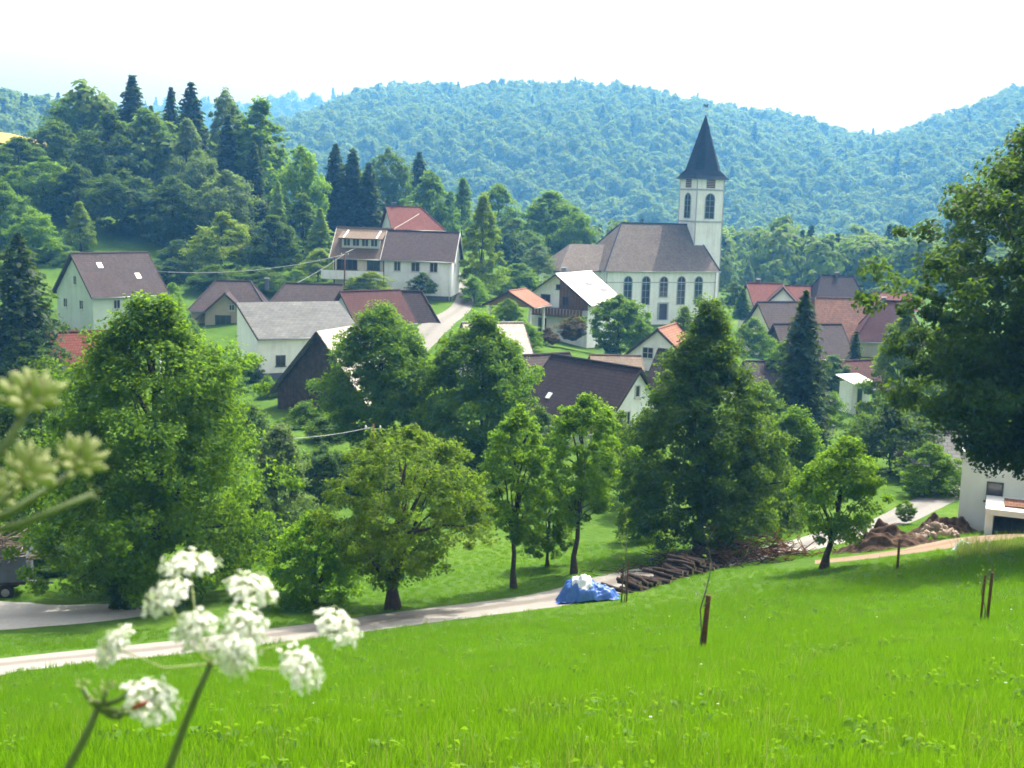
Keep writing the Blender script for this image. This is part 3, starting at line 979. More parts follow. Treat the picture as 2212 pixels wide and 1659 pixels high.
# taller herbs and seed stalks standing through the grass
M['herb'] = leafmat('meadow_herbs', (0.030, 0.085, 0.010), (0.090, 0.190, 0.022), 0.4, 3)
M['seed'] = leafmat('seed_stalks', (0.16, 0.13, 0.05), (0.36, 0.30, 0.14), 0.3, 3)
def herbs():
    rs = np.random.RandomState(41)
    protos = []
    for k in range(3):
        n = 16 + 6 * k
        a = rs.uniform(0, 6.28, n); r = rs.uniform(.01, .12, n)
        P = np.stack([np.cos(a) * r, np.sin(a) * r, rs.uniform(.03, .16, n)], 1)
        V, Fq = leaf_quads(rs, P, np.stack([np.cos(a) * .5, np.sin(a) * .5, np.full(n, .8)], 1) + rnd_dirs(rs, n) * .4, .065)
        me = mesh_np('herb', V, Fq); me.materials.append(M['herb']); protos.append(me)
    for k in range(3):
        me = tuft(700 + k, 7, .12, .34, .0045, .25)
        me.materials.append(M['seed']); protos.append(me)
    for k in range(2):
        me = tuft(720 + k, 40, .16, .26, .007, .5)
        me.materials.append(M['herb']); protos.append(me)
    n = 8600
    Y = 5.5 + 44 * rs.uniform(0, 1, n) ** 1.35
    X = rs.uniform(-1, 1, n) * (Y * .45 + 2)
    keep = ~near_road(X, Y, .1)
    cl = np.sin(X * .8 + np.sin(Y * .5) * 2) * np.sin(Y * .6 + X * .3)
    keep &= rs.uniform(-.9, 1, n) < cl
    X, Y = X[keep], Y[keep]; n = len(X)
    s_ = rs.uniform(.6, 1.25, n)
    idx = rs.choice(8, n, p=[.15, .15, .14, .09, .09, .08, .15, .15])
    o = scatter('meadow_herbs', np.stack([X, Y, H(X, Y)], 1), np.stack([np.zeros(n), np.zeros(n), rs.uniform(0, 6.28, n)], 1), np.stack([s_, s_, s_], 1), idx, protos)
    tag(o, 'darker herbs and thin seed stalks scattered through the meadow', 'herbs')
herbs()
# ------------------------------------------------------------------ buildings
def rect_window(parent, org, ux, nz, w, h, frame, pane, bars=(1, 0), proud=0.07, sill=True, ft=0.09):
    """window on a wall: org = centre on the wall face, ux = level direction along the wall, nz = outward"""
    org = Vector(org); ux = Vector(ux); nz = Vector(nz); uz = Vector((0, 0, 1))
    def P(u, z, n): return org + ux * u + uz * z + nz * n
    def blk(mb, u0, u1, z0, z1, n0, n1):
        mb.add([P(u0, z0, n0), P(u1, z0, n0), P(u1, z1, n0), P(u0, z1, n0), P(u0, z0, n1), P(u1, z0, n1), P(u1, z1, n1), P(u0, z1, n1)],
               [(0, 3, 2, 1), (4, 5, 6, 7), (0, 1, 5, 4), (1, 2, 6, 5), (2, 3, 7, 6), (3, 0, 4, 7)])
    mb = MB()
    a, b = w / 2, h / 2
    blk(mb, -a, a, b - ft, b, -0.02, proud); blk(mb, -a, a, -b, -b + ft, -0.02, proud)
    blk(mb, -a, -a + ft, -b + ft, b - ft, -0.02, proud); blk(mb, a - ft, a, -b + ft, b - ft, -0.02, proud)
    for k in range(bars[0]):
        u = -a + w * (k + 1) / (bars[0] + 1)
        blk(mb, u - .03, u + .03, -b + ft, b - ft, -0.02, proud - .02)
    for k in range(bars[1]):
        z = -b + h * (k + 1) / (bars[1] + 1)
        blk(mb, -a + ft, a - ft, z - .025, z + .025, -0.02, proud - .025)
    if sill: blk(mb, -a - .1, a + .1, -b - .08, -b - .002, -0.02, proud + .08)
    wo_ = mb.build('window', frame, parent, False, False)
    mb = MB()
    blk(mb, -a + ft * .5, a - ft * .5, -b + ft * .5, b - ft * .5, -0.03, 0.02)
    mb.build('pane', pane, wo_, False, False)
    return wo_

def arch_window(parent, org, ux, nz, w, h, frame, pane, name='window', proud=0.1):
    org = Vector(org); ux = Vector(ux); nz = Vector(nz); uz = Vector((0, 0, 1))
    def outline(g):
        r = w / 2 - g
        o_ = [(-r, -h / 2 + g), (r, -h / 2 + g)]
        zc = h / 2 - w / 2
        for k in range(9):
            t = math.pi * k / 8
            o_.append((r * math.cos(t), zc + r * math.sin(t)))
        return o_
    def P(q, n): return org + ux * q[0] + uz * q[1] + nz * n
    A, B = outline(-0.14), outline(0.0)
    k = len(A)
    mb = MB()
    vv = [P(q, proud) for q in A] + [P(q, proud) for q in B] + [P(q, -0.02) for q in A] + [P(q, 0.0) for q in B]
    ff = []
    for i in range(k):
        j = (i + 1) % k
        ff += [(i, j, k + j, k + i), (2 * k + j, 2 * k + i, i, j)[::1], (k + i, k + j, 3 * k + j, 3 * k + i)]
    mb.add(vv, ff)
    wo_ = mb.build(name, frame, parent, False, False)
    mb = MB()
    mb.add([P(q, 0.02) for q in B] + [P(q, -0.05) for q in B], [tuple(range(k)), tuple(range(2 * k - 1, k - 1, -1))] + [(i, k + i, k + (i + 1) % k, (i + 1) % k) for i in range(k)])
    pn = mb.build('pane', pane, wo_, False, False)
    mb = MB()
    zc = h / 2
    mb.bar(P((0, -h / 2), .05), P((0, zc - .1), .05), 0.06)
    for q in (-.25, 0.0, .22):
        mb.bar(P((-w / 2 + .03, h * q), .05), P((w / 2 - .03, h * q), .05), 0.05)
    mb.build('glazing_bar', frame, wo_, False, False)
    return wo_

def chimney(parent, x, y, z0, z1, mat, s=0.55):
    mb = MB(); mb.box(x - s / 2, x + s / 2, y - s / 2, y + s / 2, z0, z1)
    c = mb.build('chimney', mat, parent)
    mb = MB(); mb.box(x - s * .65, x + s * .65, y - s * .65, y + s * .65, z1 + .002, z1 + .12)
    mb.build('cap', M['metal'], c)
    return c

def roof_part(root, zE, L, Wd, rise, over, gab, rm, hip=(0, 0), th=0.2, trim=None, gutter=True, z_half=None, yoff=0.0, xoff=0.0):
    """pitched roof, ridge along x; hip = inset of the ridge at the left and right end (0 = gable)"""
    s = rise / (Wd / 2)
    y1 = Wd / 2 + over
    zl = zE - over * s
    zr = zE + rise
    xl, xr = -L / 2 - (over if hip[0] else gab), L / 2 + (over if hip[1] else gab)
    rl = -L / 2 + hip[0] if hip[0] else xl
    rr = L / 2 - hip[1] if hip[1] else xr
    lift = 0.22
    def T(x, y, z): return (x + xoff, y + yoff, z + lift)
    f = MB().slab([T(xl, -y1, zl), T(xr, -y1, zl), T(rr, 0, zr), T(rl, 0, zr)], th).build('roof_slope', rm, root)
    MB().slab([T(xr, y1, zl), T(xl, y1, zl), T(rl, 0, zr), T(rr, 0, zr)], th).build('roof_slope', rm, root)
    if hip[0]: MB().slab([T(xl, y1, zl), T(xl, -y1, zl), T(rl, 0, zr)], th).build('hip_slope', rm, root)
    if hip[1]: MB().slab([T(xr, -y1, zl), T(xr, y1, zl), T(rr, 0, zr)], th).build('hip_slope', rm, root)
    mb = MB()
    mb.tube([T(rl, 0, zr + .02), T(rr, 0, zr + .02)], 0.13, 6)
    for hh, xx, r0 in ((hip[0], xl, rl), (hip[1], xr, rr)):
        if hh:
            for sg in (-1, 1): mb.tube([T(r0, 0, zr + .02), T(xx, sg * y1, zl + .03)], 0.11, 6)
    mb.build('ridge_cap', rm, root, False, True)
    for hh, xx, sg in ((hip[0], xl, -1), (hip[1], xr, 1)):
        if not hh and trim:
            mb = MB()
            for q in (-1, 1):
                mb.bar(T(xx + sg * .03, q * y1, zl - .1), T(xx + sg * .03, 0, zr - .1), 0.05, 0.26)
            mb.build('barge_board', trim, root, False, False)
    if gutter:
        for q in (-1, 1):
            MB().tube([T(xl, q * (y1 + .07), zl - .12), T(xr, q * (y1 + .07), zl - .12)], 0.075, 6).build('gutter', M['metal'], root, True, False)
    return f

def wall_part(root, z0, zE, L, Wd, rise, wm, gable=(True, True), name='wall', xoff=0, yoff=0, top=None):
    a, b = L / 2, Wd / 2
    v = []
    for x in (-a, a):
        v += [(x + xoff, -b + yoff, z0), (x + xoff, b + yoff, z0), (x + xoff, b + yoff, zE), (x + xoff, -b + yoff, zE)]
    f = [(0, 4, 7, 3), (5, 1, 2, 6), (0, 1, 5, 4)]
    if gable[0]:
        v.append((-a + xoff, yoff, zE + rise)); i = len(v) - 1; f.append((1, 0, 3, i, 2))
    else: f.append((1, 0, 3, 2))
    if gable[1]:
        v.append((a + xoff, yoff, zE + rise)); j = len(v) - 1; f.append((4, 5, 6, j, 7))
    else: f.append((4, 5, 6, 7))
    mb = MB(); mb.add(v, f)
    return mb.build(name, wm, root)

FACE = {'F': ((1, 0, 0), (0, -1, 0)), 'B': ((-1, 0, 0), (0, 1, 0)), 'R': ((0, 1, 0), (1, 0, 0)), 'L': ((0, -1, 0), (-1, 0, 0))}
def face_org(face, L, Wd, u, z, xoff=0, yoff=0):
    ux, n = FACE[face]
    d = Wd / 2 if face in 'FB' else L / 2
    return (ux[0] * u + n[0] * d + xoff, ux[1] * u + n[1] * d + yoff, z), ux, n

def house(name, label, px, ridge_y, D, yaw, L, Wd, rise, wall=4.0, wm='white', rm='roof_purple', hip=(0, 0), over=0.5, gab=0.4, windows=(), chims=(), trim='trim_dark',
          cat='house', group=None, plinth=False, frame='frame', th=0.2, gutter=True):
    """windows: (face, u, z below/above the eave, width, height, bars)"""
    c = W(px, ridge_y, D)
    zr = c.z
    zE = zr - rise - 0.22
    gz = min(h1(c.x + dx, c.y + dy) for dx in (-Wd / 2, Wd / 2) for dy in (-Wd / 2, Wd / 2))
    zb = min(zE - wall, gz)
    root = empty(name, (c.x, c.y, zb), R(yaw))
    tag(root, label, cat, group)
    e = zE - zb
    wall_part(root, -0.6, e, L, Wd, rise, M[wm], (not hip[0], not hip[1]))
    roof_part(root, e, L, Wd, rise, over, gab, M[rm], hip, th, M[trim] if trim else None, gutter)
    for (face, u, z, w, h, bars) in windows:
        o_, ux, n = face_org(face, L, Wd, u, e + z)
        rect_window(root, o_, ux, n, w, h, M[frame], M['pane'], bars)
    for (x, y, hgt, mt) in chims:
        zz = e + rise * (1 - abs(y) / (Wd / 2))
        chimney(root, x, y, zz - 0.3, e + rise + hgt, M[mt])
    if plinth:
        mb = MB(); mb.box(-L / 2 - .04, L / 2 + .04, -Wd / 2 - .04, Wd / 2 + .04, -0.7, 0.8)
        mb.build('plinth', M['plinth'], root)
    root['eave'] = e
    return root

W1 = (1, 0); W2 = (1, 1)
# --- the pale green gabled house at the left
house('gabled_house', 'pale green gabled house with steep dark roof below the left wood', 238, 546, 172, 52, 11.3, 8.6, 5.0, 4.6, 'mint', 'roof_purple', over=.55, gab=.5,
      windows=[('L', 0.2, 1.6, .8, 1.3, W1), ('L', -2.2, -1.6, 1.0, 1.3, W1), ('L', 1.6, -1.6, 1.0, 1.3, W1), ('F', -2, -1.5, 1.1, 1.3, W1), ('F', 2.2, -1.5, 1.1, 1.3, W1)], gutter=True)
hb = bpy.data.objects['gabled_house']
def roof_light(root, L, Wd, rise, x, t, w=0.75, h=0.9):
    """small skylight on the front slope, t = way down the slope"""
    e = root['eave']
    s = rise / (Wd / 2)
    n = Vector((0, -rise, Wd / 2)).normalized()
    dn = Vector((0, -Wd / 2, -rise)).normalized()
    c = Vector((x, -t * Wd / 2, e + rise * (1 - t) + 0.22)) + n * 0.06
    mb = MB()
    mb.slab([c + Vector((-w / 2, 0, 0)) + dn * h / 2, c + Vector((w / 2, 0, 0)) + dn * h / 2, c + Vector((w / 2, 0, 0)) - dn * h / 2, c + Vector((-w / 2, 0, 0)) - dn * h / 2], .12)
    mb.build('skylight', M['roof_glare'], root)
roof_light(hb, 11.3, 8.6, 5.0, -2.6, .32); roof_light(hb, 11.3, 8.6, 5.0, 2.6, .62)

# --- the beige house with a cross gable
bh = house('beige_house', 'low beige house with violet brown roof and a gable facing the valley', 500, 607, 180, 8, 10.4, 9.5, 3.6, 3.6, 'beige', 'roof_purple', hip=(3.0, 2.5), chims=[(5, 1.0, .6, 'plinth')])
e = bh['eave']
cg = wall_part(bh, -0.6, e - 0.2, 6, 5.6, 2.6, M['beige'], (True, True), 'gable_wall')
cg.rotation_euler = (0, 0, R(-90)); cg.location = (-.3, -3.6, 0)
gr = bpy.data.objects.new('gable_roof', None); link(gr, bh); gr.location = (-.3, -3.6, 0); gr.rotation_euler = (0, 0, R(-90))
roof_part(gr, e - 0.2, 6, 5.6, 2.6, 1.2, .9, M['roof_purple'], (0, 0), .2, M['trim_dark'])
o_, ux, n = face_org('R', 6, 5.6, 0.9, e + .55)
rect_window(cg, o_, ux, n, .8, .9, M['frame'], M['pane'])
o_, ux, n = face_org('R', 6, 5.6, -.3, e - 1.3)
rect_window(cg, o_, ux, n, 2.2, 1.5, M['frame_dark'], M['pane'], (2, 0))

# --- violet and dark red farm roofs in a row behind the white shed
house('farm_building', 'long low farm building with violet roof between beige house and dark red gable', 660, 613, 172, 4, 9.5, 8, 3.0, 3, 'beige', 'roof_purple', hip=(2, 0))
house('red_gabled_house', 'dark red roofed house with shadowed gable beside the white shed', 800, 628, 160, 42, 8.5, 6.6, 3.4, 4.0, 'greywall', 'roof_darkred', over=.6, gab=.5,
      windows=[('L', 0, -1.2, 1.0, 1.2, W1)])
house('dark_barn', 'dark brown roofed barn at the bend of the pale village road', 893, 629, 164, 14, 6.2, 8.5, 4.6, 2.6, 'wood_dark', 'roof_dark', hip=(0, 2.0), over=.6)

# --- white shed with one sloping roof
def shed():
    D = 145
    c = W(512, 655, D)
    yaw = R(30)
    L, dp = 12.5, 7.6
    root = empty('white_shed', (c.x, c.y, h1(c.x + 4, c.y - 2)), yaw)
    tag(root, 'white plastered shed with one grey sloping roof and a small square window', 'shed')
    z0 = root.location.z
    hi = c.z - z0
    lo = hi - 3.1
    # local: x along front, y = 0 back (high), -dp front (low)
    mb = MB()
    mb.add([(0, 0, -1), (L, 0, -1), (L, -dp, -1), (0, -dp, -1), (0, 0, hi - .2), (L, 0, hi - .2), (L, -dp, lo - .2), (0, -dp, lo - .2)],
           [(0, 1, 2, 3), (0, 4, 5, 1), (3, 2, 6, 7), (0, 3, 7, 4), (2, 1, 5, 6), (4, 7, 6, 5)])
    mb.build('wall', M['white'], root)
    s = 3.1 / dp
    MB().slab([(-.12, -dp - .5, lo - .5 * s), (L + .3, -dp - .5, lo - .5 * s), (L + .3, .2, hi + .2 * s), (-.12, .2, hi + .2 * s)], .16).build('roof_slope', M['roof_grey'], root)
    MB().tube([(-.1, -dp - .57, lo - .5 * s - .1), (L + .3, -dp - .57, lo - .5 * s - .1)], .08).build('gutter', M['metal'], root, True, False)
    rect_window(root, (2.7, -dp, 1.9), (1, 0, 0), (0, -1, 0), 1.15, 1.25, M['frame_dark'], M['pane'], (1, 0))
    mb = MB(); mb.box(-.03, L + .03, -dp - .03, .03, -1.0, .5); mb.build('plinth', M['plinth'], root)
    MB().bar((-.1, -dp - .45, lo - .32), (-.1, .2, hi - .02), .06, .3).build('barge_board', M['trim_dark'], root, False, False)
shed()

# --- old wooden barn, boards on the gable, pale sheet rows on the roof
def barn():
    c = W(692, 714, 120)
    yaw = 67
    L, Wd, rise = 12.0, 9.8, 5.8
    gz = W(640, 897, 118).z - .4
    # apex of the near gable is at the measured point; ridge runs back to the right
    a = R(yaw)
    cen = Vector((c.x + math.cos(a) * L / 2, c.y + math.sin(a) * L / 2, gz))
    root = empty('wooden_barn', cen, a)
    tag(root, 'dark wooden barn with steep board gable and pale striped roof', 'barn')
    e = c.z - gz - rise - .22
    wall_part(root, -.8, e, L, Wd, rise, M['wood_dark'])
    n = 26
    bw = Wd / n
    for k in range(n):
        y = -Wd / 2 + (k + .5) * bw
        top = e + rise * (1 - abs(y) / (Wd / 2)) - .12
        mb = MB()
        d = .035 + .03 * ((k * 7) % 5) / 5
        mb.box(-L / 2 - d, -L / 2 - .004, y - bw * .45, y + bw * .45, -.7, top)
        mb.build('board', M['wood_board'], root)
    s = rise / (Wd / 2)
    rows = 11
    for sg in (-1, 1):
        for k in range(rows):
            t0 = k / rows; t1 = (k + 1.12) / rows
            def q(t, up): return (sg * (Wd / 2 + .9) * t, e + .22 + rise * (1 - t * (Wd / 2 + .9) / (Wd / 2)) + up)
            y0, z0 = q(t0, .02); y1, z1 = q(t1, .10)
            xl, xr = -L / 2 - .7, L / 2 + .5
            poly = [(xl, y1, z1), (xr, y1, z1), (xr, y0, z0), (xl, y0, z0)]
            if sg > 0: poly = poly[::-1]
            MB().slab(poly, .05).build('roof_sheet', M['roof_pale'], root)
    for sg in (-1, 1):
        MB().bar((-L / 2 - .74, sg * (Wd / 2 + .9), e + .22 - .9 * s - .12), (-L / 2 - .74, 0, e + rise + .08), .06, .24).build('barge_board', M['trim_dark'], root, False, False)
barn()

# --- white house on the bend, two storeys with a wide dormer wing
def hill_house():
    D = 193
    root = house('white_hill_house', 'white two storey house with grey roof beside the pale road', 915, 500, D, -5, 10.4, 9.0, 3.7, 6.2, 'white', 'roof_purple',
                 over=.7, gab=.5, trim='trim', plinth=True,
                 windows=[('F', -3.2, -1.35, 1.1, 1.5, W1), ('F', -.4, -1.35, 1.35, 1.5, W1), ('F', 2.4, -1.35, 1.25, 1.5, W1), ('F', 1.7, -4.6, .9, 1.1, W1), ('R', -1.5, -1.4, 1, 1.3, W1)])
    e = root['eave']
    # lower brown-roofed wing to the left with balcony and glazed dormer
    L2, W2_, x0 = 8.2, 8.6, -9.2
    wall_part(root, 1.6, e, L2, W2_, 3.9, M['cream'], (True, True), 'wing_wall', x0, .4)
    wr = roof_part(root, e, L2, W2_, 3.9, .7, .45, M['roof_tan'], (0, 0), .2, M['trim'], True, None, .4, x0)
    # dormer: cheek walls, glazed front, own flat roof
    yd = -2.9
    mb = MB(); mb.box(x0 - 3.0, x0 + 2.9, yd, 1.2, e + .9, e + 2.7)
    dm = mb.build('dormer', M['mint'], root)
    for k in range(4):
        rect_window(root, (x0 - 2.2 + k * 1.42, yd, e + 1.95), (1, 0, 0), (0, -1, 0), 1.15, 1.15, M['frame'], M['pane_blue'], (1, 0))
    MB().slab([(x0 - 3.5, yd - .6, e + 2.62), (x0 + 3.4, yd - .6, e + 2.62), (x0 + 3.4, 1.6, e + 4.1), (x0 - 3.5, 1.6, e + 4.1)], .18).build('dormer_roof', M['roof_tan'], root)
    for sx in (x0 - 2.6, x0 + 2.5):
        MB().bar((sx, yd - .55, e + 2.72), (sx, 1.5, e + 4.16), .22, .08).build('verge', M['trim'], root, False, False)
    # loggia with window band, parapet below
    yF = -W2_ / 2 + .4
    rect_window(root, (x0 - 1.9, yF, e - 1.35), (1, 0, 0), (0, -1, 0), 3.2, 1.7, M['frame_dark'], M['pane'], (3, 0))
    rect_window(root, (x0 + 2.2, yF, e - 1.35), (1, 0, 0), (0, -1, 0), 2.0, 1.6, M['frame_dark'], M['pane'], (1, 0))
    mb = MB(); mb.box(x0 - 5.6, x0 + 4.0, yF - 1.5, yF - 1.35, e - 3.6, e - 2.25)
    mb.build('parapet', M['white'], root)
    mb = MB(); mb.box(x0 - 5.6, x0 + 4.0, yF - 1.35, yF - .003, e - 3.62, e - 3.4)
    mb.build('balcony_floor', M['greywall'], root)
    for sx in (x0 - 3.6, x0 + 4.02):
        MB().bar((sx, yF - 1.2, 0), (sx, yF - 1.2, e - .3), .14).build('post', M['trim_dark'], root, False, False)
    MB().tube([(4.9, -4.62, 0), (4.9, -4.62, e - .3)], .06).build('downpipe', M['trim'], root, True, False)
hill_house()
house('hipped_house', 'white house with hipped red roof half hidden above the white hill house', 888, 447, 236, 20, 9.0, 8.0, 3.4, 4.2, 'white', 'roof_red', hip=(0, 2.8), over=.9,
      windows=[('L', 0, -.9, 1.0, 1.2, W1), ('F', 1.2, -1.2, 1.3, 1.2, W1)], chims=[(-3.2, .3, .9, 'plinth')], trim='trim_dark')

# --- carport and wooden chalet below the church
def carport():
    c = W(1118, 626, 166)
    gz = h1(c.x, c.y)
    root = empty('carport', (c.x, c.y, gz), R(68))
    tag(root, 'open carport with orange tiled roof on white posts beside the chalet', 'carport')
    L, Wd, rise = 5.5, 6.4, 1.7
    e = c.z - gz - rise - .22
    roof_part(root, e, L, Wd, rise, .5, .5, M['roof_orange'], (0, 0), .18, M['trim_dark'])
    for x in (-2.5, 2.5):
        for y in (-2.9, 2.9):
            MB().bar((x, y, -.3), (x, y, e + .1), .28).build('post', M['trim'], root, False, False)
    for y in (-2.9, 2.9):
        MB().bar((-2.6, y, e), (2.6, y, e), .2, .26).build('beam', M['wood'], root, False, False)
    MB().add([(-L / 2, -Wd / 2, e - .1), (-L / 2, Wd / 2, e - .1), (-L / 2, 0, e + rise)], [(0, 2, 1), (0, 1, 2)]).build('gable_panel', M['wood_pale'], root)
carport()

def chalet():
    a = R(60)
    c = W(1202, 592, 172)
    L, Wd, rise = 9.0, 9.4, 3.3
    cen = Vector((c.x + math.cos(a) * (L / 2 + .8), c.y + math.sin(a) * (L / 2 + .8), 0))
    gz = h1(cen.x, cen.y) - .6
    root = empty('wooden_chalet', (cen.x, cen.y, gz), a)
    tag(root, 'wooden chalet with dazzling white sunlit roof and balcony in front of the church', 'house')
    e = c.z - gz - rise - .22
    wall_part(root, -1, e, L, Wd, rise, M['white'])
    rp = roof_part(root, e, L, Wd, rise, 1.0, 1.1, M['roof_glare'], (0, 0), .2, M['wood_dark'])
    # board cladding on the right half of the gable, one plank at a time
    for k in range(9):
        y = .2 + k * .5
        top = e + rise * (1 - (y + .23) / (Wd / 2)) - .1
        mb = MB(); mb.box(-L / 2 - .07, -L / 2 - .004, -(y + .46), -y, e - 1.3, max(top, e - 1.2))
        mb.build('board', M['wood'], root)
    mb = MB(); mb.box(-L / 2 - 1.3, -L / 2 - .004, -Wd / 2, Wd / 2 - 1.2, e - 2.35, e - 2.2)
    bal = mb.build('balcony', M['wood_dark'], root)
    for k in range(17):
        y = -Wd / 2 + .2 + k * .5
        mb = MB(); mb.box(-L / 2 - 1.32, -L / 2 - 1.26, y, y + .4, e - 2.3, e - 1.25)
        mb.build('baluster', M['wood'], bal)
    mb = MB(); mb.box(-L / 2 - 1.36, -L / 2 - 1.22, -Wd / 2, Wd / 2 - 1.2, e - 1.22, e - 1.12); mb.build('rail', M['wood_dark'], bal)
    for (u, z, w, h) in ((-2.0, -.1, 1.5, 1.3), (1.2, -.2, 1.0, 1.3), (-2.4, -3.9, 1.3, 2.2), (2.2, -3.6, 2.2, 1.4), (0, 1.7, .7, .7)):
        o_, ux, n = face_org('L', L, Wd, u, e + z)
        rect_window(root, (o_[0] - (.08 if u > 0 or u == 0 else 0), o_[1], o_[2]), ux, n, w, h, M['frame_dark'], M['pane'])
    # two dark strips of roof windows on the sunny slope
    s = rise / (Wd / 2)
    for x, t in ((0.6, .45), (3.0, .72)):
        y = -t * Wd / 2; z = e + rise * (1 - t) + .26
        dn = Vector((0, -Wd / 2, -rise)).normalized()
        cc = Vector((x, y, z)) + Vector((0, -rise, Wd / 2)).normalized() * .05
        MB().slab([cc + Vector((-.9, 0, 0)) + dn * .35, cc + Vector((.9, 0, 0)) + dn * .35, cc + Vector((.9, 0, 0)) - dn * .35, cc + Vector((-.9, 0, 0)) - dn * .35], .06).build('roof_window', M['pane'], root)
    chimney(root, -1.8, .7, e + rise - .8, e + rise + .9, M['plinth'])
chalet()

# --- the church
def church():
    t = R(25)
    p0 = W(1304, 690, 236)
    ze = W(1304, 580, 236).z
    gz = p0.z - .5
    L, Wd = 25.2, 13.0
    zr = None
    root = empty('church', (p0.x, p0.y, gz), t)
    tag(root, 'white village church with arched windows, brown roof and pointed slate spire', 'church')
    e = ze - gz
    rise = 8.6
    # nave
    mb = MB(); mb.box(0, L, 0, Wd, -1.5, e)
    nave = mb.build('nave_wall', M['white'], root)
    ov = .55; s = rise / (Wd / 2)
    zl = e - ov * s * .6
    hl, hr = 6.7, 2.6
    A = [(-ov, -ov, zl), (L + ov, -ov, zl), (L + ov, Wd + ov, zl), (-ov, Wd + ov, zl)]
    r0, r1 = (hl, Wd / 2, e + rise), (L - hr, Wd / 2, e + rise)
    rm = M['roof_church']
    MB().slab([A[0], A[1], r1, r0], .2).build('roof_slope', rm, root)
    MB().slab([A[2], A[3], r0, r1], .2).build('roof_slope', rm, root)
    MB().slab([A[3], A[0], r0], .2).build('hip_slope', rm, root)
    MB().slab([A[1], A[2], r1], .2).build('hip_slope', rm, root)
    mb = MB()
    mb.tube([r0, r1], .16)
    for a_, b_ in ((A[0], r0), (A[3], r0), (A[1], r1), (A[2], r1)): mb.tube([a_, b_], .13)
    mb.build('ridge_cap', M['roof_slate'], root)
    mb = MB(); mb.box(-.25, L + .25, -.25, -.003, e - .45, e - .15); mb.build('cornice', M['trim'], root, False, False)
    mb = MB(); mb.box(0.0, L, -.06, -.003, e - 2.72, e - 2.55); mb.build('string_course', M['greywall'], root, False, False)
    for x in (.25, L - .25):
        MB().tube([(x, -.12, -.5), (x, -.12, e - .3)], .07).build('downpipe', M['metal'], root, True, False)
    MB().tube([(-.5, -.66, zl - .1), (L + .5, -.66, zl - .1)], .09).build('gutter', M['metal'], root, True, False)
    for k in range(5):
        u = 5.0 + k * 4.02
        if k == 2: arch_window(root, (u, 0, e - 3.5), (1, 0, 0), (0, -1, 0), 1.7, 3.9, M['greywall'], M['pane'])
        else: arch_window(root, (u, 0, e - 4.2), (1, 0, 0), (0, -1, 0), 1.7, 5.4, M['greywall'], M['pane'])
    # side door with step
    mb = MB(); mb.box(12.2, 14.0, -.09, .03, .3, 3.4)
    dr = mb.build('door', M['wood_dark'], root)
    mb = MB()
    mb.box(11.9, 12.2, -.16, .02, .3, 3.7); mb.box(14.0, 14.3, -.16, .02, .3, 3.7); mb.box(12.2, 14.0, -.16, .02, 3.402, 3.7)
    mb.build('door_frame', M['greywall'], dr, False, False)
    # choir, lower, at the left end
    cw, cl = 9.0, 8.6
    y0 = (Wd - cw) / 2 + .2
    ec = e - .3
    mb = MB(); mb.box(-cl, -.004, y0, y0 + cw, -1.5, ec); mb.build('choir_wall', M['white'], root)
    cr = 4.6
    B = [(-cl - ov, y0 - ov, ec - .3), (0, y0 - ov, ec - .3), (0, y0 + cw + ov, ec - .3), (-cl - ov, y0 + cw + ov, ec - .3)]
    q0, q1 = (-cl + 4.3, y0 + cw / 2, ec + cr), (3.2, y0 + cw / 2, ec + cr)
    B1 = (1.0, y0 - ov, ec - .3); B2 = (1.0, y0 + cw + ov, ec - .3)
    MB().slab([B[0], B1, q1, q0], .2).build('choir_roof_slope', rm, root)
    MB().slab([B2, B[3], q0, q1], .2).build('choir_roof_slope', rm, root)
    MB().slab([B[3], B[0], q0], .2).build('choir_hip_slope', rm, root)
    for u in (-6.2, -2.6):
        arch_window(root, (u, y0, ec - 3.4), (1, 0, 0), (0, -1, 0), 1.5, 4.2, M['greywall'], M['pane'])
    # tower
    s_ = 6.3
    tx, ty = 21.8, (Wd - s_) / 2
    def zat(py, u=3.0, v=0.0):
        q = Vector((p0.x + math.cos(t) * (tx + u) - math.sin(t) * (ty + v), p0.y + math.sin(t) * (tx + u) + math.cos(t) * (ty + v), 0))
        return W(1510, py, q.y).z - gz
    ztop = zat(384); zb1 = zat(409); zb2 = zat(478)
    mb = MB(); mb.box(tx, tx + s_, ty, ty + s_, -1.5, ztop)
    tw = mb.build('tower', M['white'], root)
    for z in (zb1, zb2):
        mb = MB(); mb.box(tx - .12, tx + s_ + .12, ty - .12, ty + s_ + .12, z - .22, z + .1)
        mb.build('string_course', M['greywall'], root, False, False)
    # dark quoin lines at the corners
    for (qx, qy) in ((tx, ty), (tx + s_, ty), (tx, ty + s_)):
        mb = MB(); mb.box(qx - .08, qx + .08, qy - .08, qy + .08, 3, ztop - .3); mb.build('corner_strip', M['greywall'], root, False, False)
    cxm, cym = tx + s_ / 2, ty + s_ / 2
    for (o_, ux, n) in (((cxm, ty, 0), (1, 0, 0), (0, -1, 0)), ((tx, cym, 0), (0, -1, 0), (-1, 0, 0)), ((tx + s_, cym, 0), (0, 1, 0), (1, 0, 0)), ((cxm, ty + s_, 0), (-1, 0, 0), (0, 1, 0))):
        zc = (zb1 + zb2) / 2 - .1
        arch_window(root, (o_[0], o_[1], zc), ux, n, 2.1, 4.9, M['greywall'], M['pane'], 'belfry_window')
        # square clock shutters under the eaves
        op = Vector(o_) + Vector((0, 0, (ztop + zb1) / 2))
        mb = MB()
        u_, n_ = Vector(ux), Vector(n)
        hh = (ztop - zb1) / 2 - .28
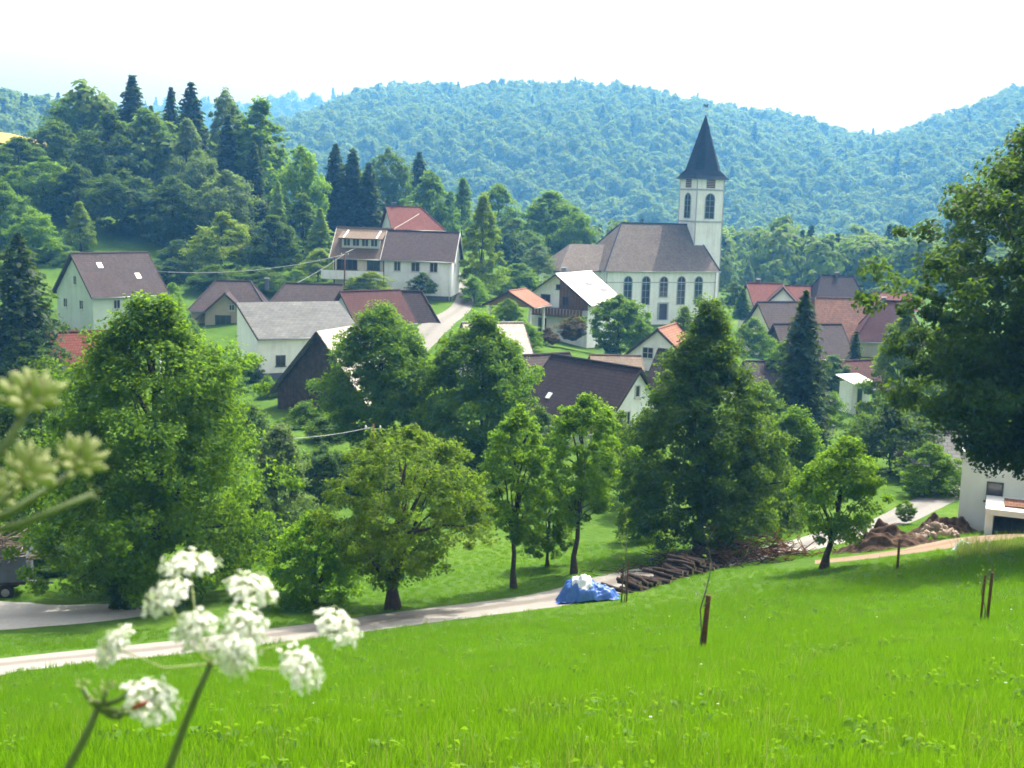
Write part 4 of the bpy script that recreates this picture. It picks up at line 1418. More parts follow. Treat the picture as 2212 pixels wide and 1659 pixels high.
        for k in range(5):
            zz = -hh + (k + .5) * 2 * hh / 5
            mb.bar(op + u_ * -1.0 + n_ * .05 + Vector((0, 0, zz)), op + u_ * 1.0 + n_ * .05 + Vector((0, 0, zz)), .09, 2 * hh / 5 * .8)
        mb.build('louvre', M['wood'], root, False, False)
    # spire: eight sided above a flared square foot
    za = zat(249, 3, 3)
    prof = [(ztop - .25, s_ / 2 + .75, 0), (ztop + .55, s_ / 2 + .25, .2), (ztop + 1.6, s_ / 2 - .12, .8), (za, .06, 1)]
    rings = []
    for z, r, k in prof:
        ring = []
        for i in range(8):
            ang = math.pi / 8 + i * math.pi / 4
            # blend from square (k=0) to octagon (k=1)
            ox, oy = math.cos(ang) / math.cos(math.pi / 8), math.sin(ang) / math.cos(math.pi / 8)
            mx_ = max(abs(ox), abs(oy))
            sx, sy = ox / mx_, oy / mx_
            c1 = [(1, .42), (.42, 1), (-.42, 1), (-1, .42), (-1, -.42), (-.42, -1), (.42, -1), (1, -.42)][i]
            c0 = [(1, .999), (.999, 1), (-.999, 1), (-1, .999), (-1, -.999), (-.999, -1), (.999, -1), (1, -.999)][i]
            ring.append((cxm + r * (c0[0] * (1 - k) + c1[0] * k), cym + r * (c0[1] * (1 - k) + c1[1] * k), z))
        rings.append(ring)
    mb = MB()
    vv = [q for rg in rings for q in rg]
    ff = [(i * 8 + j, i * 8 + (j + 1) % 8, (i + 1) * 8 + (j + 1) % 8, (i + 1) * 8 + j) for i in range(len(rings) - 1) for j in range(8)]
    ff.append(tuple(range(7, -1, -1)))
    mb.add(vv, ff)
    sp = mb.build('spire', M['roof_slate'], root)
    mb = MB()
    for j in range(8): mb.tube([rings[1][j], rings[2][j], rings[3][j]], [.06, .06, .03], 4, False)
    mb.build('spire_rib', M['roof_slate'], sp)
    mb = MB()
    mb.tube([(cxm, cym, za - .3), (cxm, cym, za + 1.9)], .05)
    mb.tube([(cxm, cym, za - .1), (cxm, cym, za + .15), (cxm, cym, za + .4)], [.05, .22, .05], 8)
    mb.bar((cxm - .45, cym, za + 1.1), (cxm + .45, cym, za + 1.1), .07)
    fn = mb.build('cross', M['metal'], sp)
    mb = MB()   # weathercock: body, tail and comb outline
    o2 = [(-.5, 1.9), (-.2, 2.05), (.1, 1.95), (.35, 2.25), (.55, 2.2), (.4, 2.0), (.35, 1.75), (.05, 1.62), (-.25, 1.7), (-.6, 2.25), (-.7, 2.1)]
    mb.add([(cxm + a_, cym - .03, za + b_) for a_, b_ in o2] + [(cxm + a_, cym + .03, za + b_) for a_, b_ in o2],
           [tuple(range(11)), tuple(range(21, 10, -1))] + [(i, 11 + i, 11 + (i + 1) % 11, (i + 1) % 11) for i in range(11)])
    mb.build('weathercock', M['trim_dark'], sp, False, False)
church()

# --- houses right of the church
house('red_roof_house', 'small house with red roof at the right foot of the church', 1652, 612, 212, 12, 6.0, 7.0, 3.2, 3.4, 'cream', 'roof_red', chims=[(-1, .5, .8, 'roof_red')])
house('white_gable_house', 'little white gable peeping between red roof and dark ridge roof', 1692, 618, 200, 78, 6.5, 3.9, 2.0, 3.0, 'white', 'roof_darkred', windows=[('L', 0, -.6, .8, .9, W1)], gutter=False)
house('dark_ridge_house', 'house with high dark brown roof rising behind the long red barn roof', 1805, 595, 222, 3, 8.4, 8.0, 4.4, 2.5, 'greywall', 'roof_dark', hip=(1.6, .9), chims=[(.2, 0, .7, 'plinth')])
house('red_barn', 'large barn with mottled red brown roof and hipped right end', 1835, 644, 196, 10, 15.5, 13, 7.0, 2.2, 'beige', 'roof_oldred', hip=(2.0, 3.6), over=.7)
house('violet_roof_house', 'house with violet roof tucked between spruce and church', 1690, 652, 186, 22, 8.0, 9, 4.6, 3, 'cream', 'roof_purple')
house('small_red_house', 'small distant house with red roof right of the dark ridge roof', 1925, 632, 232, 6, 7, 7, 2.6, 2.4, 'cream', 'roof_red')

# --- the houses in the middle distance
house('white_gabled_house', 'white gabled house with double window below the church tree', 1442, 704, 145, 68, 8.0, 8.0, 3.4, 3.2, 'white', 'roof_orange', over=.45, gab=.35,
      windows=[('L', -1.1, .75, 1.35, 1.35, (1, 1))])
house('grey_roof_house', 'house with grey violet roof between white gable and tall pear tree', 1500, 762, 132, -35, 8.0, 6.4, 4.2, 2.6, 'cream', 'roof_purple')
house('tan_roof_hut', 'low hut with tan roof between dark roof and white gable', 1330, 768, 128, 4, 4.6, 4, .9, 2.0, 'wood', 'roof_tan')
fh = house('dark_roof_house', 'white gabled house with large dark brown roof behind the young trees', 1285, 781, 106, -47, 10.0, 8.6, 4.7, 3.6, 'white', 'roof_dark', over=.4, gab=.3, trim='trim_dark',
      windows=[('R', 0, 3.0, .62, 1.05, (0, 0)), ('R', -1.2, .75, .85, 1.35, W1), ('R', 1.2, .75, .85, 1.35, W1), ('R', -1.6, -1.9, 1, 1.3, W1), ('R', 1.5, -1.9, 1, 1.3, W1)])
roof_light(fh, 10.0, 8.6, 4.7, -2.6, .66, .5, .6)
house('pale_roof_house', 'house with sun bleached roof showing above the right walnut crown', 1065, 697, 134, 18, 6.2, 6.5, 2.6, 3, 'cream', 'roof_pale')
house('red_roofed_house', 'house with red roof half hidden by the big tree at the left', 178, 716, 128, 30, 7, 6.2, 3.0, 3, 'greywall', 'roof_red')
house('violet_hut', 'small house with violet roof right of the tall pear tree top', 1655, 780, 150, 15, 5.2, 5, 2.4, 2.4, 'greywall', 'roof_purple', hip=(0, 1.2))
house('brown_roof_house', 'low brown roofed house above the white garden kiosk', 1862, 778, 152, 28, 7.0, 6, 2.6, 2.4, 'beige', 'roof_darkred')
house('violet_roof_shed', 'shed with dark violet roof left of the dark roofed white gable house', 1180, 765, 122, 35, 5.0, 5.5, 2.8, 2.4, 'wood_dark', 'roof_purple')
sg = house('grey_house', 'grey house with striped pale roof edge behind the big tree at the right', 2062, 936, 92, -14, 7.6, 6.4, 1.6, 3.0, 'greywall', 'roof_grey', hip=(2.0, 0), over=.5,
      windows=[('F', -2.3, -1.4, 1.5, 1.6, W1), ('F', 1.5, -1.3, 1.2, 1.2, W1)])

def kiosk():
    c = W(1848, 812, 130)
    gz = h1(c.x, c.y) - .2
    root = empty('garden_kiosk', (c.x, c.y, gz), R(28))
    tag(root, 'small white garden kiosk with bright sunlit canopy among the trees', 'kiosk')
    e = c.z - gz - .5
    mb = MB(); mb.box(-1.2, 1.2, -1, 1, -.5, e - .15); mb.build('wall', M['white'], root)
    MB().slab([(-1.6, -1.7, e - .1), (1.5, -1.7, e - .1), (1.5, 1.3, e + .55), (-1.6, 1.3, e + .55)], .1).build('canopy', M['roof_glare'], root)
    mb = MB(); mb.box(-.5, .15, -1.04, -.98, -.3, e - .7); mb.build('door', M['pane'], root, False, False)
    mb = MB(); mb.box(.4, 1.0, -1.03, -.98, e - 1.3, e - .6); mb.build('hatch', M['wood_dark'], root, False, False)
    for x in (-1.5, 1.4): MB().bar((x, -1.6, -.4), (x, -1.6, e - .15), .08).build('post', M['trim'], root, False, False)
kiosk()

# --- new white house at the right edge, with a flat terrace roof
def new_house():
    c = W(2066, 1152, 66)
    gz = c.z - .15
    root = empty('new_white_house', (c.x, c.y, gz), R(-21))
    tag(root, 'new white house with square window and flat terrace roof at the right edge', 'house')
    top = W(2066, 985, 66).z - gz
    mb = MB(); mb.box(0, 9.5, 0, 8, -1.5, top); mb.build('wall', M['white_new'], root)
    zc = W(2130, 1056, 66).z - gz
    xw = 1.75
    rect_window(root, (xw, 0, zc), (1, 0, 0), (0, -1, 0), .85, 1.05, M['frame_dark'], M['pane'], (0, 0))
    rect_window(root, (xw + 3, 0, zc), (1, 0, 0), (0, -1, 0), .85, 1.05, M['frame_dark'], M['pane'], (0, 0))
    mb = MB(); mb.box(-.15, 9.65, -.15, 8.15, top + .002, top + .3)
    mb.build('roof_edge', M['greywall'], root)
    # terrace roof on a wall slab and a dark block for the shaded opening below
    zt = W(2115, 1082, 64).z - gz
    x0 = 1.35
    MB().slab([(x0, -3.4, zt), (x0 + 7, -3.4, zt), (x0 + 7, -.003, zt), (x0, -.003, zt)], .32).build('terrace_roof', M['trim'], root)
    mb = MB(); mb.box(x0 + .9, x0 + 5.5, -2.6, -.8, zt + .003, zt + .1)
    mb.build('clay_slab', M['roof_oldred'], root)
    mb = MB(); mb.box(x0 + .03, x0 + .4, -3.2, -.003, -1.2, zt - .33); mb.build('side_wall', M['white_new'], root)
    mb = MB(); mb.box(x0 + .5, x0 + 6.8, -.4, -.004, -1.2, zt - .33); mb.build('opening_shade', M['plinth'], root)  # dark block painted in as the shade inside the opening
    MB().bar((x0 + 6.6, -3.1, -1.2), (x0 + 6.6, -3.1, zt - .33), .2).build('post', M['trim'], root, False, False)
new_house()

house('brown_hip_house', 'house with dark red brown hipped roof right behind the mottled red barn', 1925, 650, 188, -12, 9.5, 9.5, 5.2, 2.6, 'beige', 'roof_darkred', hip=(3.2, 2.4), over=.6, chims=[(-1, .6, .6, 'plinth')])
house('brick_red_house', 'low brick red roof squeezed between small red house and dark ridge roof', 1738, 618, 224, 4, 8.0, 7.5, 3.0, 2.4, 'cream', 'roof_red')
house('violet_barn', 'long violet brown barn roof in front of the mottled red barn', 1745, 700, 170, 14, 9.5, 8.0, 3.8, 2.4, 'wood_dark', 'roof_purple')
# ------------------------------------------------------------------ trees near the lane and in the village
tree('spreading_tree', 'huge leafy tree with thick trunk on the verge at the left', 330, 652, 57, 480, 'dome', 'leaf_mid', .13, 520, 82, .20, 1.05, 1, trunk_r=.34, rough=.5, boughs=34, base=1322, n_limbs=22)
tree('shade_tree', 'dark broad tree filling the left edge behind the seed heads', 85, 790, 72, 330, 'broad', 'leaf_dark', .14, 220, 70, .22, 1.0, 2, rough=.25)
tree('cherry_tree', 'spreading olive green cherry tree forked low beside the lane', 878, 936, 52.5, 360, 'vase', 'leaf_olive', .16, 280, 56, .15, .6, 3, trunk_r=.24, base=1302, rough=.35, n_limbs=30, fork=.10, crook=.1, base_px=855)
tree('young_ash_tree', 'slim young tree standing left in the pair beside the lane', 1122, 884, 57, 150, 'column', 'leaf_bright', .30, 130, 60, .15, .5, 4, trunk_r=.14, base=1274, rough=.3)
tree('young_lime_tree', 'young round headed tree standing right in the pair behind the blue tarpaulin', 1268, 860, 60, 170, 'round', 'leaf_bright', .30, 150, 62, .16, .55, 5, trunk_r=.15, base=1240, rough=.3, base_px=1255)
tree('low_hazel_tree', 'loose hazel growing between the two young lane trees', 1190, 1010, 63, 120, 'dome', 'leaf_mid', .12, 80, 50, .16, .5, 6, rough=.4)
tree('pear_tree', 'tall dark pear tree with broad skirt behind the woodpile', 1538, 662, 66, 345, 'ovate', 'leaf_dark', .06, 540, 82, .19, .85, 7, boughs=40, trunk_r=.30, base=1205, rough=.25, inner=.45, n_limbs=26)
tree('apple_tree', 'small bright apple tree with leaning trunk beside the earth heap', 1838, 948, 54, 205, 'broad', 'leaf_bright', .26, 150, 62, .15, .55, 8, trunk_r=.17, base=1228, rough=.3, base_px=1800, n_limbs=18, fork=.2)
tree('overhanging_tree', 'great dark tree overhanging the picture from the right edge', 2395, 205, 50, 700, 'broad', 'leaf_deep', .20, 700, 92, .235, 1.05, 9, boughs=70, trunk_r=.36, rough=.4, inner=.4, n_limbs=30, base_px=2400)
tree('yellow_tipped_bush', 'bright round bush with yellow tips beside the lane', 684, 1104, 54.5, 225, 'dome', 'leaf_tip', .02, 190, 56, .14, .5, 10, 'bush', boughs=0, base=None, trunk_r=.08, rough=.2)
tree('grey_willow', 'grey green willow bush behind the big left tree', 600, 925, 76, 140, 'dome', 'leaf_grey', .03, 130, 60, .2, .75, 11, 'bush', rough=.35)
tree('walnut_tree', 'dense walnut tree in front of the wooden barn', 828, 660, 95, 270, 'broad', 'leaf_mid', .12, 320, 74, .26, 1.2, 12, rough=.3)
tree('broad_walnut_tree', 'dense walnut tree hiding the pale roof in the village middle', 1045, 690, 92, 275, 'broad', 'leaf_mid', .12, 320, 74, .26, 1.15, 13, rough=.3)
tree('hedge_tree', 'mid green bushy tree right of the pear tree', 1722, 880, 80, 150, 'dome', 'leaf_mid', .03, 140, 60, .2, .8, 14, rough=.35)
tree('elder_bush', 'rounded blue green bush right of the apple tree top', 1932, 872, 93, 215, 'dome', 'leaf_deep', .03, 150, 65, .24, .9, 15, 'bush', rough=.3)
tree('birch_tree', 'loose yellowish birch beside the white kiosk', 1955, 672, 124, 165, 'ovate', 'leaf_olive', .08, 170, 60, .28, .9, 16, rough=.35, droop=.15, bark='bark_light')
tree('garden_maple', 'green maple standing in front of the church wall', 1338, 640, 160, 135, 'round', 'leaf_mid', .08, 150, 60, .3, .9, 17, rough=.3)
tree('pale_poplar', 'pale yellow green tree rising beside the village road', 1045, 432, 196, 100, 'ovate', 'leaf_yellow', .10, 140, 60, .34, 1.0, 18, rough=.4)

def near_conifer(name, label, px, ytop, D, wpx, seed, mat='needle', base=None, whorls=26, per=11, cards=12, leaf=.45):
    t = W(px, ytop, D)
    gz = h1(t.x, t.y) if base is None else W(px, base, D).z
    root = empty(name, (t.x, t.y, gz))
    tag(root, label, 'tree')
    V, Fq, mb = conifer(seed, t.z - gz, wpx * D / FPX, .05, whorls, per, cards, leaf)
    mb.build('trunk', M['bark'], root, True, False)
    crown_obj(V, Fq, M[mat], root)
near_conifer('garden_spruce', 'tall dark spruce right of the pear tree', 1742, 628, 112, 190, 31, whorls=34, per=14, cards=18, leaf=.6)
near_conifer('wide_spruce', 'wide dark spruce at the left edge below the wood', 38, 500, 120, 300, 32, whorls=34, per=15, cards=20, leaf=.7)
near_conifer('little_spruce', 'little dark spruce in front of the mottled red barn roof', 1851, 716, 158, 60, 33, whorls=18, per=9, cards=8, leaf=.6)

# --- trees on the left hillside, each one its own
HG = 'trees on the left hillside'
for a in [
    ('spruce', 'pointed dark spruce standing highest on the left skyline', 285, 163, 278, 133, 'conifer_0', 'needle'),
    ('spruce', 'slim dark spruce, left of the skyline pair', 369, 188, 268, 89, 'conifer_1', 'needle'),
    ('spruce', 'broad dark spruce, right of the skyline pair', 412, 178, 266, 133, 'conifer_2', 'needle'),
    ('spruce', 'small dark spruce top between the two skyline groups', 326, 228, 280, 72, 'conifer_1', 'needle'),
    ('ash_tree', 'round light green tree on the left skyline', 178, 196, 276, 145, 'round_0', 'leaf_mid'),
    ('slender_birch', 'slender pale birch right of the skyline spruces', 488, 190, 262, 66, 'column_0', 'leaf_grey'),
    ('poplar', 'tall soft willow like tree at the right end of the wood', 560, 222, 250, 135, 'column_1', 'leaf_mid'),
    ('poplar', 'tall pale tree leaning out beside the soft willow like tree', 520, 250, 256, 90, 'column_2', 'leaf_grey'),
    ('oak_tree', 'big dark oak in the middle of the wood', 232, 250, 248, 160, 'broad_0', 'leaf_deep'),
    ('oak_tree', 'big green oak right beside the darkest oak', 318, 243, 252, 150, 'broad_1', 'leaf_dark'),
    ('whitebeam', 'pale topped tree below the skyline spruce pair', 405, 262, 244, 105, 'ovate_0', 'leaf_grey'),
    ('whitebeam', 'grey green tree bulging right of the wood middle', 428, 330, 236, 110, 'round_1', 'leaf_grey'),
    ('spruce', 'dark slim spruce standing inside the wood front', 492, 250, 248, 107, 'conifer_0', 'needle'),
    ('spruce', 'short dark spruce in front of the soft willow like tree', 547, 305, 238, 92, 'conifer_2', 'needle'),
    ('beech_tree', 'fresh green beech at the right edge of the wood', 652, 326, 234, 122, 'round_2', 'leaf_bright'),
    ('spruce', 'tall blue dark spruce, left of the group above the white hill house', 725, 310, 248, 113, 'conifer_1', 'needle'),
    ('spruce', 'blue dark spruce, middle of the group above the white hill house', 762, 322, 246, 124, 'conifer_2', 'needle'),
    ('spruce', 'lower blue dark spruce, right of the group above the white hill house', 797, 352, 243, 101, 'conifer_0', 'needle'),
    ('beech_tree', 'dark round tree at the left shoulder of the wood', 118, 262, 258, 130, 'broad_2', 'leaf_dark'),
    ('beech_tree', 'dark tree at the far left under the yellow field', 38, 300, 244, 130, 'broad_3', 'leaf_dark'),
    ('beech_tree', 'mid green tree below the left shoulder of the wood', 92, 345, 232, 140, 'round_0', 'leaf_mid'),
    ('beech_tree', 'dark leafy tree in the lower left of the wood', 165, 360, 230, 130, 'broad_1', 'leaf_deep'),
    ('hornbeam', 'shadowy tree at the foot of the wood under the oaks', 268, 372, 226, 150, 'round_1', 'leaf_deep'),
    ('hornbeam', 'shadowy tree at the foot of the wood right of centre', 372, 385, 224, 130, 'broad_2', 'leaf_deep'),
    ('grey_tree', 'silver grey tree above the bright yellow green one', 490, 376, 226, 140, 'round_2', 'leaf_grey'),
    ('maple_tree', 'bright yellow green tree in front of the wood', 478, 466, 207, 140, 'broad_0', 'leaf_yellow'),
    ('hornbeam', 'dark blue green tree right of the bright yellow green one', 588, 470, 206, 118, 'broad_3', 'leaf_deep'),
    ('hornbeam', 'tall dark tree under the fresh green beech', 655, 420, 222, 100, 'ovate_1', 'leaf_dark'),
    ('larch', 'pale feathery larch lit by the sun beside the dark spruce group', 692, 450, 214, 84, 'conifer_1', 'needle_lit'),
    ('larch', 'small pale lit larch above the dark blue green tree', 600, 392, 222, 69, 'conifer_2', 'needle_lit'),
    ('fruit_tree', 'round bright fruit tree on the slope at the far left', 70, 455, 206, 100, 'round_1', 'leaf_bright'),
    ('fruit_tree', 'small yellowish fruit tree above the green gabled house', 172, 440, 214, 68, 'ovate_2', 'leaf_yellow'),
    ('fruit_tree', 'dull green fruit tree at the left edge of the slope', 8, 400, 216, 110, 'round_2', 'leaf_mid'),
]:
    far_tree(a[0], a[1], a[2], a[3], a[4], a[5], a[6], a[7], HG)

# --- bushes and small trees on the slope and in the gardens
SG = 'shrubs about the village'
for a in [
    ('lit_bush', 'yellow green bush at the left corner of the white hill house', 688, 540, 200, 92, 'bush_0', 'leaf_yellow', 606),
    ('lit_bush', 'rounded yellow green bush below the white hill house balcony', 800, 588, 184, 90, 'bush_1', 'leaf_yellow', 630),
    ('garden_bush', 'dark bush against the white hill house wall', 915, 590, 186, 56, 'bush_0', 'leaf_deep', 632),
    ('lit_bush', 'small bright bush at the corner of the green gabled house roof', 372, 612, 180, 44, 'bush_1', 'leaf_bright', 660),
    ('hill_tree', 'blue green tree left above the upper red roof', 838, 326, 300, 100, 'round_0', 'leaf_dark', None),
    ('hill_spruce', 'small spruce standing alone above the upper red roof', 906, 328, 312, 89, 'conifer_0', 'needle', None),
    ('hill_tree', 'light green round tree right above the upper red roof', 930, 376, 272, 115, 'broad_1', 'leaf_mid', None),
    ('hill_tree', 'upright green tree between upper red roof and pale poplar', 1000, 388, 282, 72, 'ovate_0', 'leaf_mid', None),
    ('hill_tree', 'blue green tree behind the pale poplar', 1078, 400, 292, 100, 'broad_2', 'leaf_mid', None),
    ('hill_tree', 'large round green tree left of the church', 1190, 418, 272, 160, 'broad_3', 'leaf_mid', None),
    ('hill_tree', 'green tree touching the church choir', 1243, 452, 262, 84, 'round_1', 'leaf_mid', None),
    ('hill_tree', 'shaded tree between pale poplar and the large round tree', 1115, 478, 258, 120, 'broad_0', 'leaf_dark', None),
    ('garden_bush', 'dense bush above the orange carport', 1122, 572, 205, 120, 'bush_0', 'leaf_mid', 640),
    ('garden_bush', 'bright bush at the foot of the pale poplar', 1025, 600, 188, 62, 'bush_1', 'leaf_bright', 650),
    ('garden_bush', 'grey leaved bush left of the church choir', 1165, 530, 235, 70, 'bush_0', 'leaf_grey', 590),
    ('garden_bush', 'green bush under the carport roof', 1098, 648, 158, 70, 'round_2', 'leaf_mid', 715),
    ('garden_bush', 'light green bush below the carport beside the walnut', 1130, 690, 150, 74, 'bush_1', 'leaf_bright', 750),
    ('red_bush', 'dark red leaved bush below the chalet balcony', 1238, 683, 160, 58, 'round_0', 'leaf_red', 735),
    ('red_bush', 'low dark red bush at the chalet garden wall', 1185, 708, 158, 50, 'bush_0', 'leaf_red', 742),
    ('garden_bush', 'light bush against the church wall right of the maple', 1385, 690, 156, 60, 'bush_1', 'leaf_mid', 755),
    ('lit_bush', 'sunlit bush below the garden maple', 1478, 665, 150, 70, 'bush_0', 'leaf_olive', 745),
    ('garden_bush', 'dark hedge bush right of the church tower', 1590, 612, 225, 66, 'bush_1', 'leaf_deep', 665),
    ('cypress', 'slim green garden conifer right of the church', 1606, 622, 208, 49, 'conifer_0', 'leaf_mid', 690),
    ('lit_bush', 'pale lit shrub on the far meadow behind the tower', 1572, 560, 300, 46, 'bush_0', 'leaf_grey', None),
    ('lit_bush', 'tiny pale lit tree on the far meadow right of the tower', 1618, 566, 305, 30, 'ovate_1', 'leaf_grey', None),
    ('garden_bush', 'pale green bush behind the mottled red barn roof', 1918, 618, 240, 80, 'bush_1', 'leaf_grey', 650),
    ('garden_bush', 'green bush left of the tall garden spruce', 1632, 690, 165, 90, 'bush_0', 'leaf_mid', 770),
    ('garden_bush', 'bush between the violet hut and garden spruce', 1690, 740, 150, 60, 'bush_1', 'leaf_bright', 800),
    ('garden_bush', 'dark bush below the little spruce', 1800, 770, 150, 90, 'bush_0', 'leaf_dark', 840),
    ('garden_bush', 'bush left of the white kiosk', 1795, 850, 122, 90, 'bush_1', 'leaf_mid', 950),
    ('garden_bush', 'shaded bush behind the birch', 2010, 780, 135, 120, 'bush_0', 'leaf_dark', 900),
    ('garden_bush', 'blue green bush behind the overhanging tree', 2080, 800, 120, 150, 'bush_1', 'leaf_deep', 960),
    ('garden_bush', 'tall leafy bush screening the grey house front', 2015, 962, 84, 130, 'bush_1', 'leaf_mid', 1060),
    ('garden_bush', 'low hedge beside the new white house', 2020, 1038, 84, 90, 'bush_0', 'leaf_bright', 1092),
    ('garden_bush', 'dark hedge under the grey house', 1975, 1010, 88, 70, 'bush_1', 'leaf_dark', 1075),
    ('box_ball', 'clipped round box bush beside the pale track', 1958, 1083, 73, 42, 'round_1', 'leaf_mid', 1126),
    ('garden_bush', 'dark bush right of the white shed plinth', 540, 770, 138, 80, 'bush_0', 'leaf_dark', 850),
    ('garden_bush', 'green bush between white shed and wooden barn', 580, 815, 128, 70, 'bush_1', 'leaf_mid', 900),
    ('garden_bush', 'dark bush left of the white shed', 488, 790, 130, 110, 'bush_1', 'leaf_mid', 900),
    ('garden_bush', 'leafy bush at the foot of the wooden barn', 655, 872, 112, 120, 'bush_0', 'leaf_mid', 950),
    ('garden_bush', 'dark bush under the wooden barn and walnut', 705, 905, 104, 150, 'bush_1', 'leaf_dark', 1010),
    ('garden_bush', 'dark bush behind the grey willow', 545, 880, 100, 150, 'bush_0', 'leaf_dark', 1020),
    ('garden_bush', 'shaded bush between the walnut trunks', 935, 860, 100, 160, 'bush_1', 'leaf_dark', 1000),
    ('garden_bush', 'dark bush behind the cherry crown', 790, 960, 86, 150, 'bush_0', 'leaf_dark', 1090),
    ('garden_bush', 'dark bush low behind the cherry and young ash', 1010, 1040, 78, 170, 'bush_1', 'leaf_dark', 1170),
    ('garden_bush', 'shaded bush in front of the dark roofed white gable house', 1330, 900, 84, 130, 'bush_0', 'leaf_grey', 1050),
    ('garden_bush', 'bright bush under the dark roofed white gable house', 1400, 905, 80, 110, 'bush_1', 'leaf_mid', 1080),
    ('garden_bush', 'leafy bush left of the pear skirt', 1385, 1010, 72, 100, 'ovate_1', 'leaf_mid', 1190),
    ('garden_bush', 'olive bush right of the pear skirt', 1690, 1000, 74, 120, 'bush_0', 'leaf_olive', 1160),
    ('garden_bush', 'dark bush behind the apple tree', 1790, 1010, 84, 120, 'bush_1', 'leaf_dark', 1120),
    ('garden_bush', 'dark bush in the shade of the grey willow', 560, 1080, 68, 130, 'bush_0', 'leaf_deep', 1240),
    ('garden_bush', 'dark shrub at the back of the left yard', 110, 1180, 64, 190, 'bush_1', 'leaf_deep', 1290),
    ('garden_bush', 'dark shrub behind the hanging basket', 235, 1190, 63, 150, 'bush_0', 'leaf_dark', 1290),
    ('garden_bush', 'dark shrub behind the white flower umbels', 440, 1150, 62, 160, 'bush_0', 'leaf_dark', 1270),
    ('garden_bush', 'dark bush at the far left above the trailer', -30, 1000, 74, 180, 'bush_1', 'leaf_dark', 1190),
    ('lit_bush', 'yellow green bush between green gable house and beige house', 410, 690, 165, 60, 'bush_0', 'leaf_mid', 740),
    ('garden_bush', 'leafy bush at the left red roof', 60, 720, 118, 140, 'bush_0', 'leaf_dark', 850),
    ('slope_bush', 'dark bush on the slope right behind the green gabled house roof', 300, 548, 205, 90, 'bush_0', 'leaf_dark', 600),
    ('slope_bush', 'dark bush on the slope above the beige house', 370, 560, 202, 100, 'bush_1', 'leaf_deep', 625),
    ('slope_bush', 'low dark bush under the wood left of the yellow green tree', 385, 520, 212, 90, 'bush_0', 'leaf_deep', 570),
    ('slope_bush', 'green bush left above the green gabled house', 130, 530, 208, 90, 'bush_1', 'leaf_mid', 585),
    ('slope_bush', 'shaded bush above the ridge of the beige house', 460, 575, 196, 110, 'bush_0', 'leaf_dark', 625),
    ('slope_bush', 'shaded bush behind the chimney of the beige house', 560, 578, 195, 110, 'bush_1', 'leaf_dark', 625),
    ('slope_bush', 'low bush between violet farm roof and white hill house', 640, 585, 190, 80, 'bush_0', 'leaf_mid', 625),
    ('orchard_tree', 'dark round tree between white shed and big left tree', 470, 850, 108, 130, 'round_0', 'leaf_dark', 990),
    ('orchard_tree', 'dark tree behind the grey willow and cherry', 700, 965, 84, 120, 'round_1', 'leaf_deep', 1110),
    ('orchard_tree', 'shaded tree left of the dark roofed white gable house', 1165, 880, 96, 110, 'broad_2', 'leaf_dark', 1010),
    ('orchard_tree', 'mid green tree between pear and garden spruce', 1650, 830, 95, 110, 'round_2', 'leaf_dark', 1010),
    ('ball_tree', 'little round dark tree at the yard edge', 268, 1208, 54, 72, 'round_2', 'leaf_dark', 1335),
]:
    far_tree(a[0], a[1], a[2], a[3], a[4], a[5], a[6], a[7], SG, a[8], 'spruce' if 'spruce' in a[0] else ('tree' if 'tree' in a[0] or a[0] == 'cypress' else 'bush'))

# the mass of the wood behind the single trees
wood('hillside_wood', 'leafy wood massed behind the single trees of the left hillside', [(-150, -38, 255, 325)], 6.0, 31, 0.0, 1.0, clear=lambda x, y: (x / y > -.35) & (x / y < -.205))
wood('slope_wood', 'trees massed along the foot of the hill behind the church', [(-40, 260, 296, 520)], 8.5, 32, 0.05, 1.0, clear=lambda x, y: (y > np.where(x / y > .2, 300, 345)) & ~((x / y > .165) & (x / y < .2) & (y < 380)))
# ------------------------------------------------------------------ things along the lane
RS = np.random.RandomState(77)
M['tarp'] = plain('blue_tarpaulin', (0.045, 0.13, 0.42), 0.42, 0.25, 3, 0.5)
M['tarp_glare'] = plain('tarpaulin_sun_glare', (0.62, 0.66, 0.72), 0.45, 0.1, 3, 0.5)  # sun glare on the blue sheet, painted as a near white colour
M['log_bark'] = plain('log_bark', (0.045, 0.034, 0.028), 0.95, 0.5, 6, 0.1)
M['log_end'] = plain('cut_log_end', (0.26, 0.20, 0.14), 0.9, 0.35, 9, 0.1)
M['soil'] = plain('red_brown_soil', (0.075, 0.050, 0.036), 1.0, 0.65, 2.6, 0.05, 0, 0.15)
M['stone'] = plain('broken_stone', (0.33, 0.27, 0.22), 0.95, 0.4, 2.5, 0.1)
M['stake'] = plain('stake_wood', (0.12, 0.062, 0.032), 0.9, 0.35, 9, 0.1)
M['wire'] = plain('grey_cable', (0.35, 0.37, 0.38), 0.6, 0.1)
M['wheat'] = soil_mat('ripe_field', [(0.3, (0.30, 0.24, 0.08)), (0.7, (0.40, 0.31, 0.11))], 0.2)
M['rubber'] = plain('rubber', (0.02, 0.02, 0.022), 0.8)
M['brush'] = plain('dry_brushwood', (0.24, 0.20, 0.155), 0.95, 0.5, 7, 0.1)

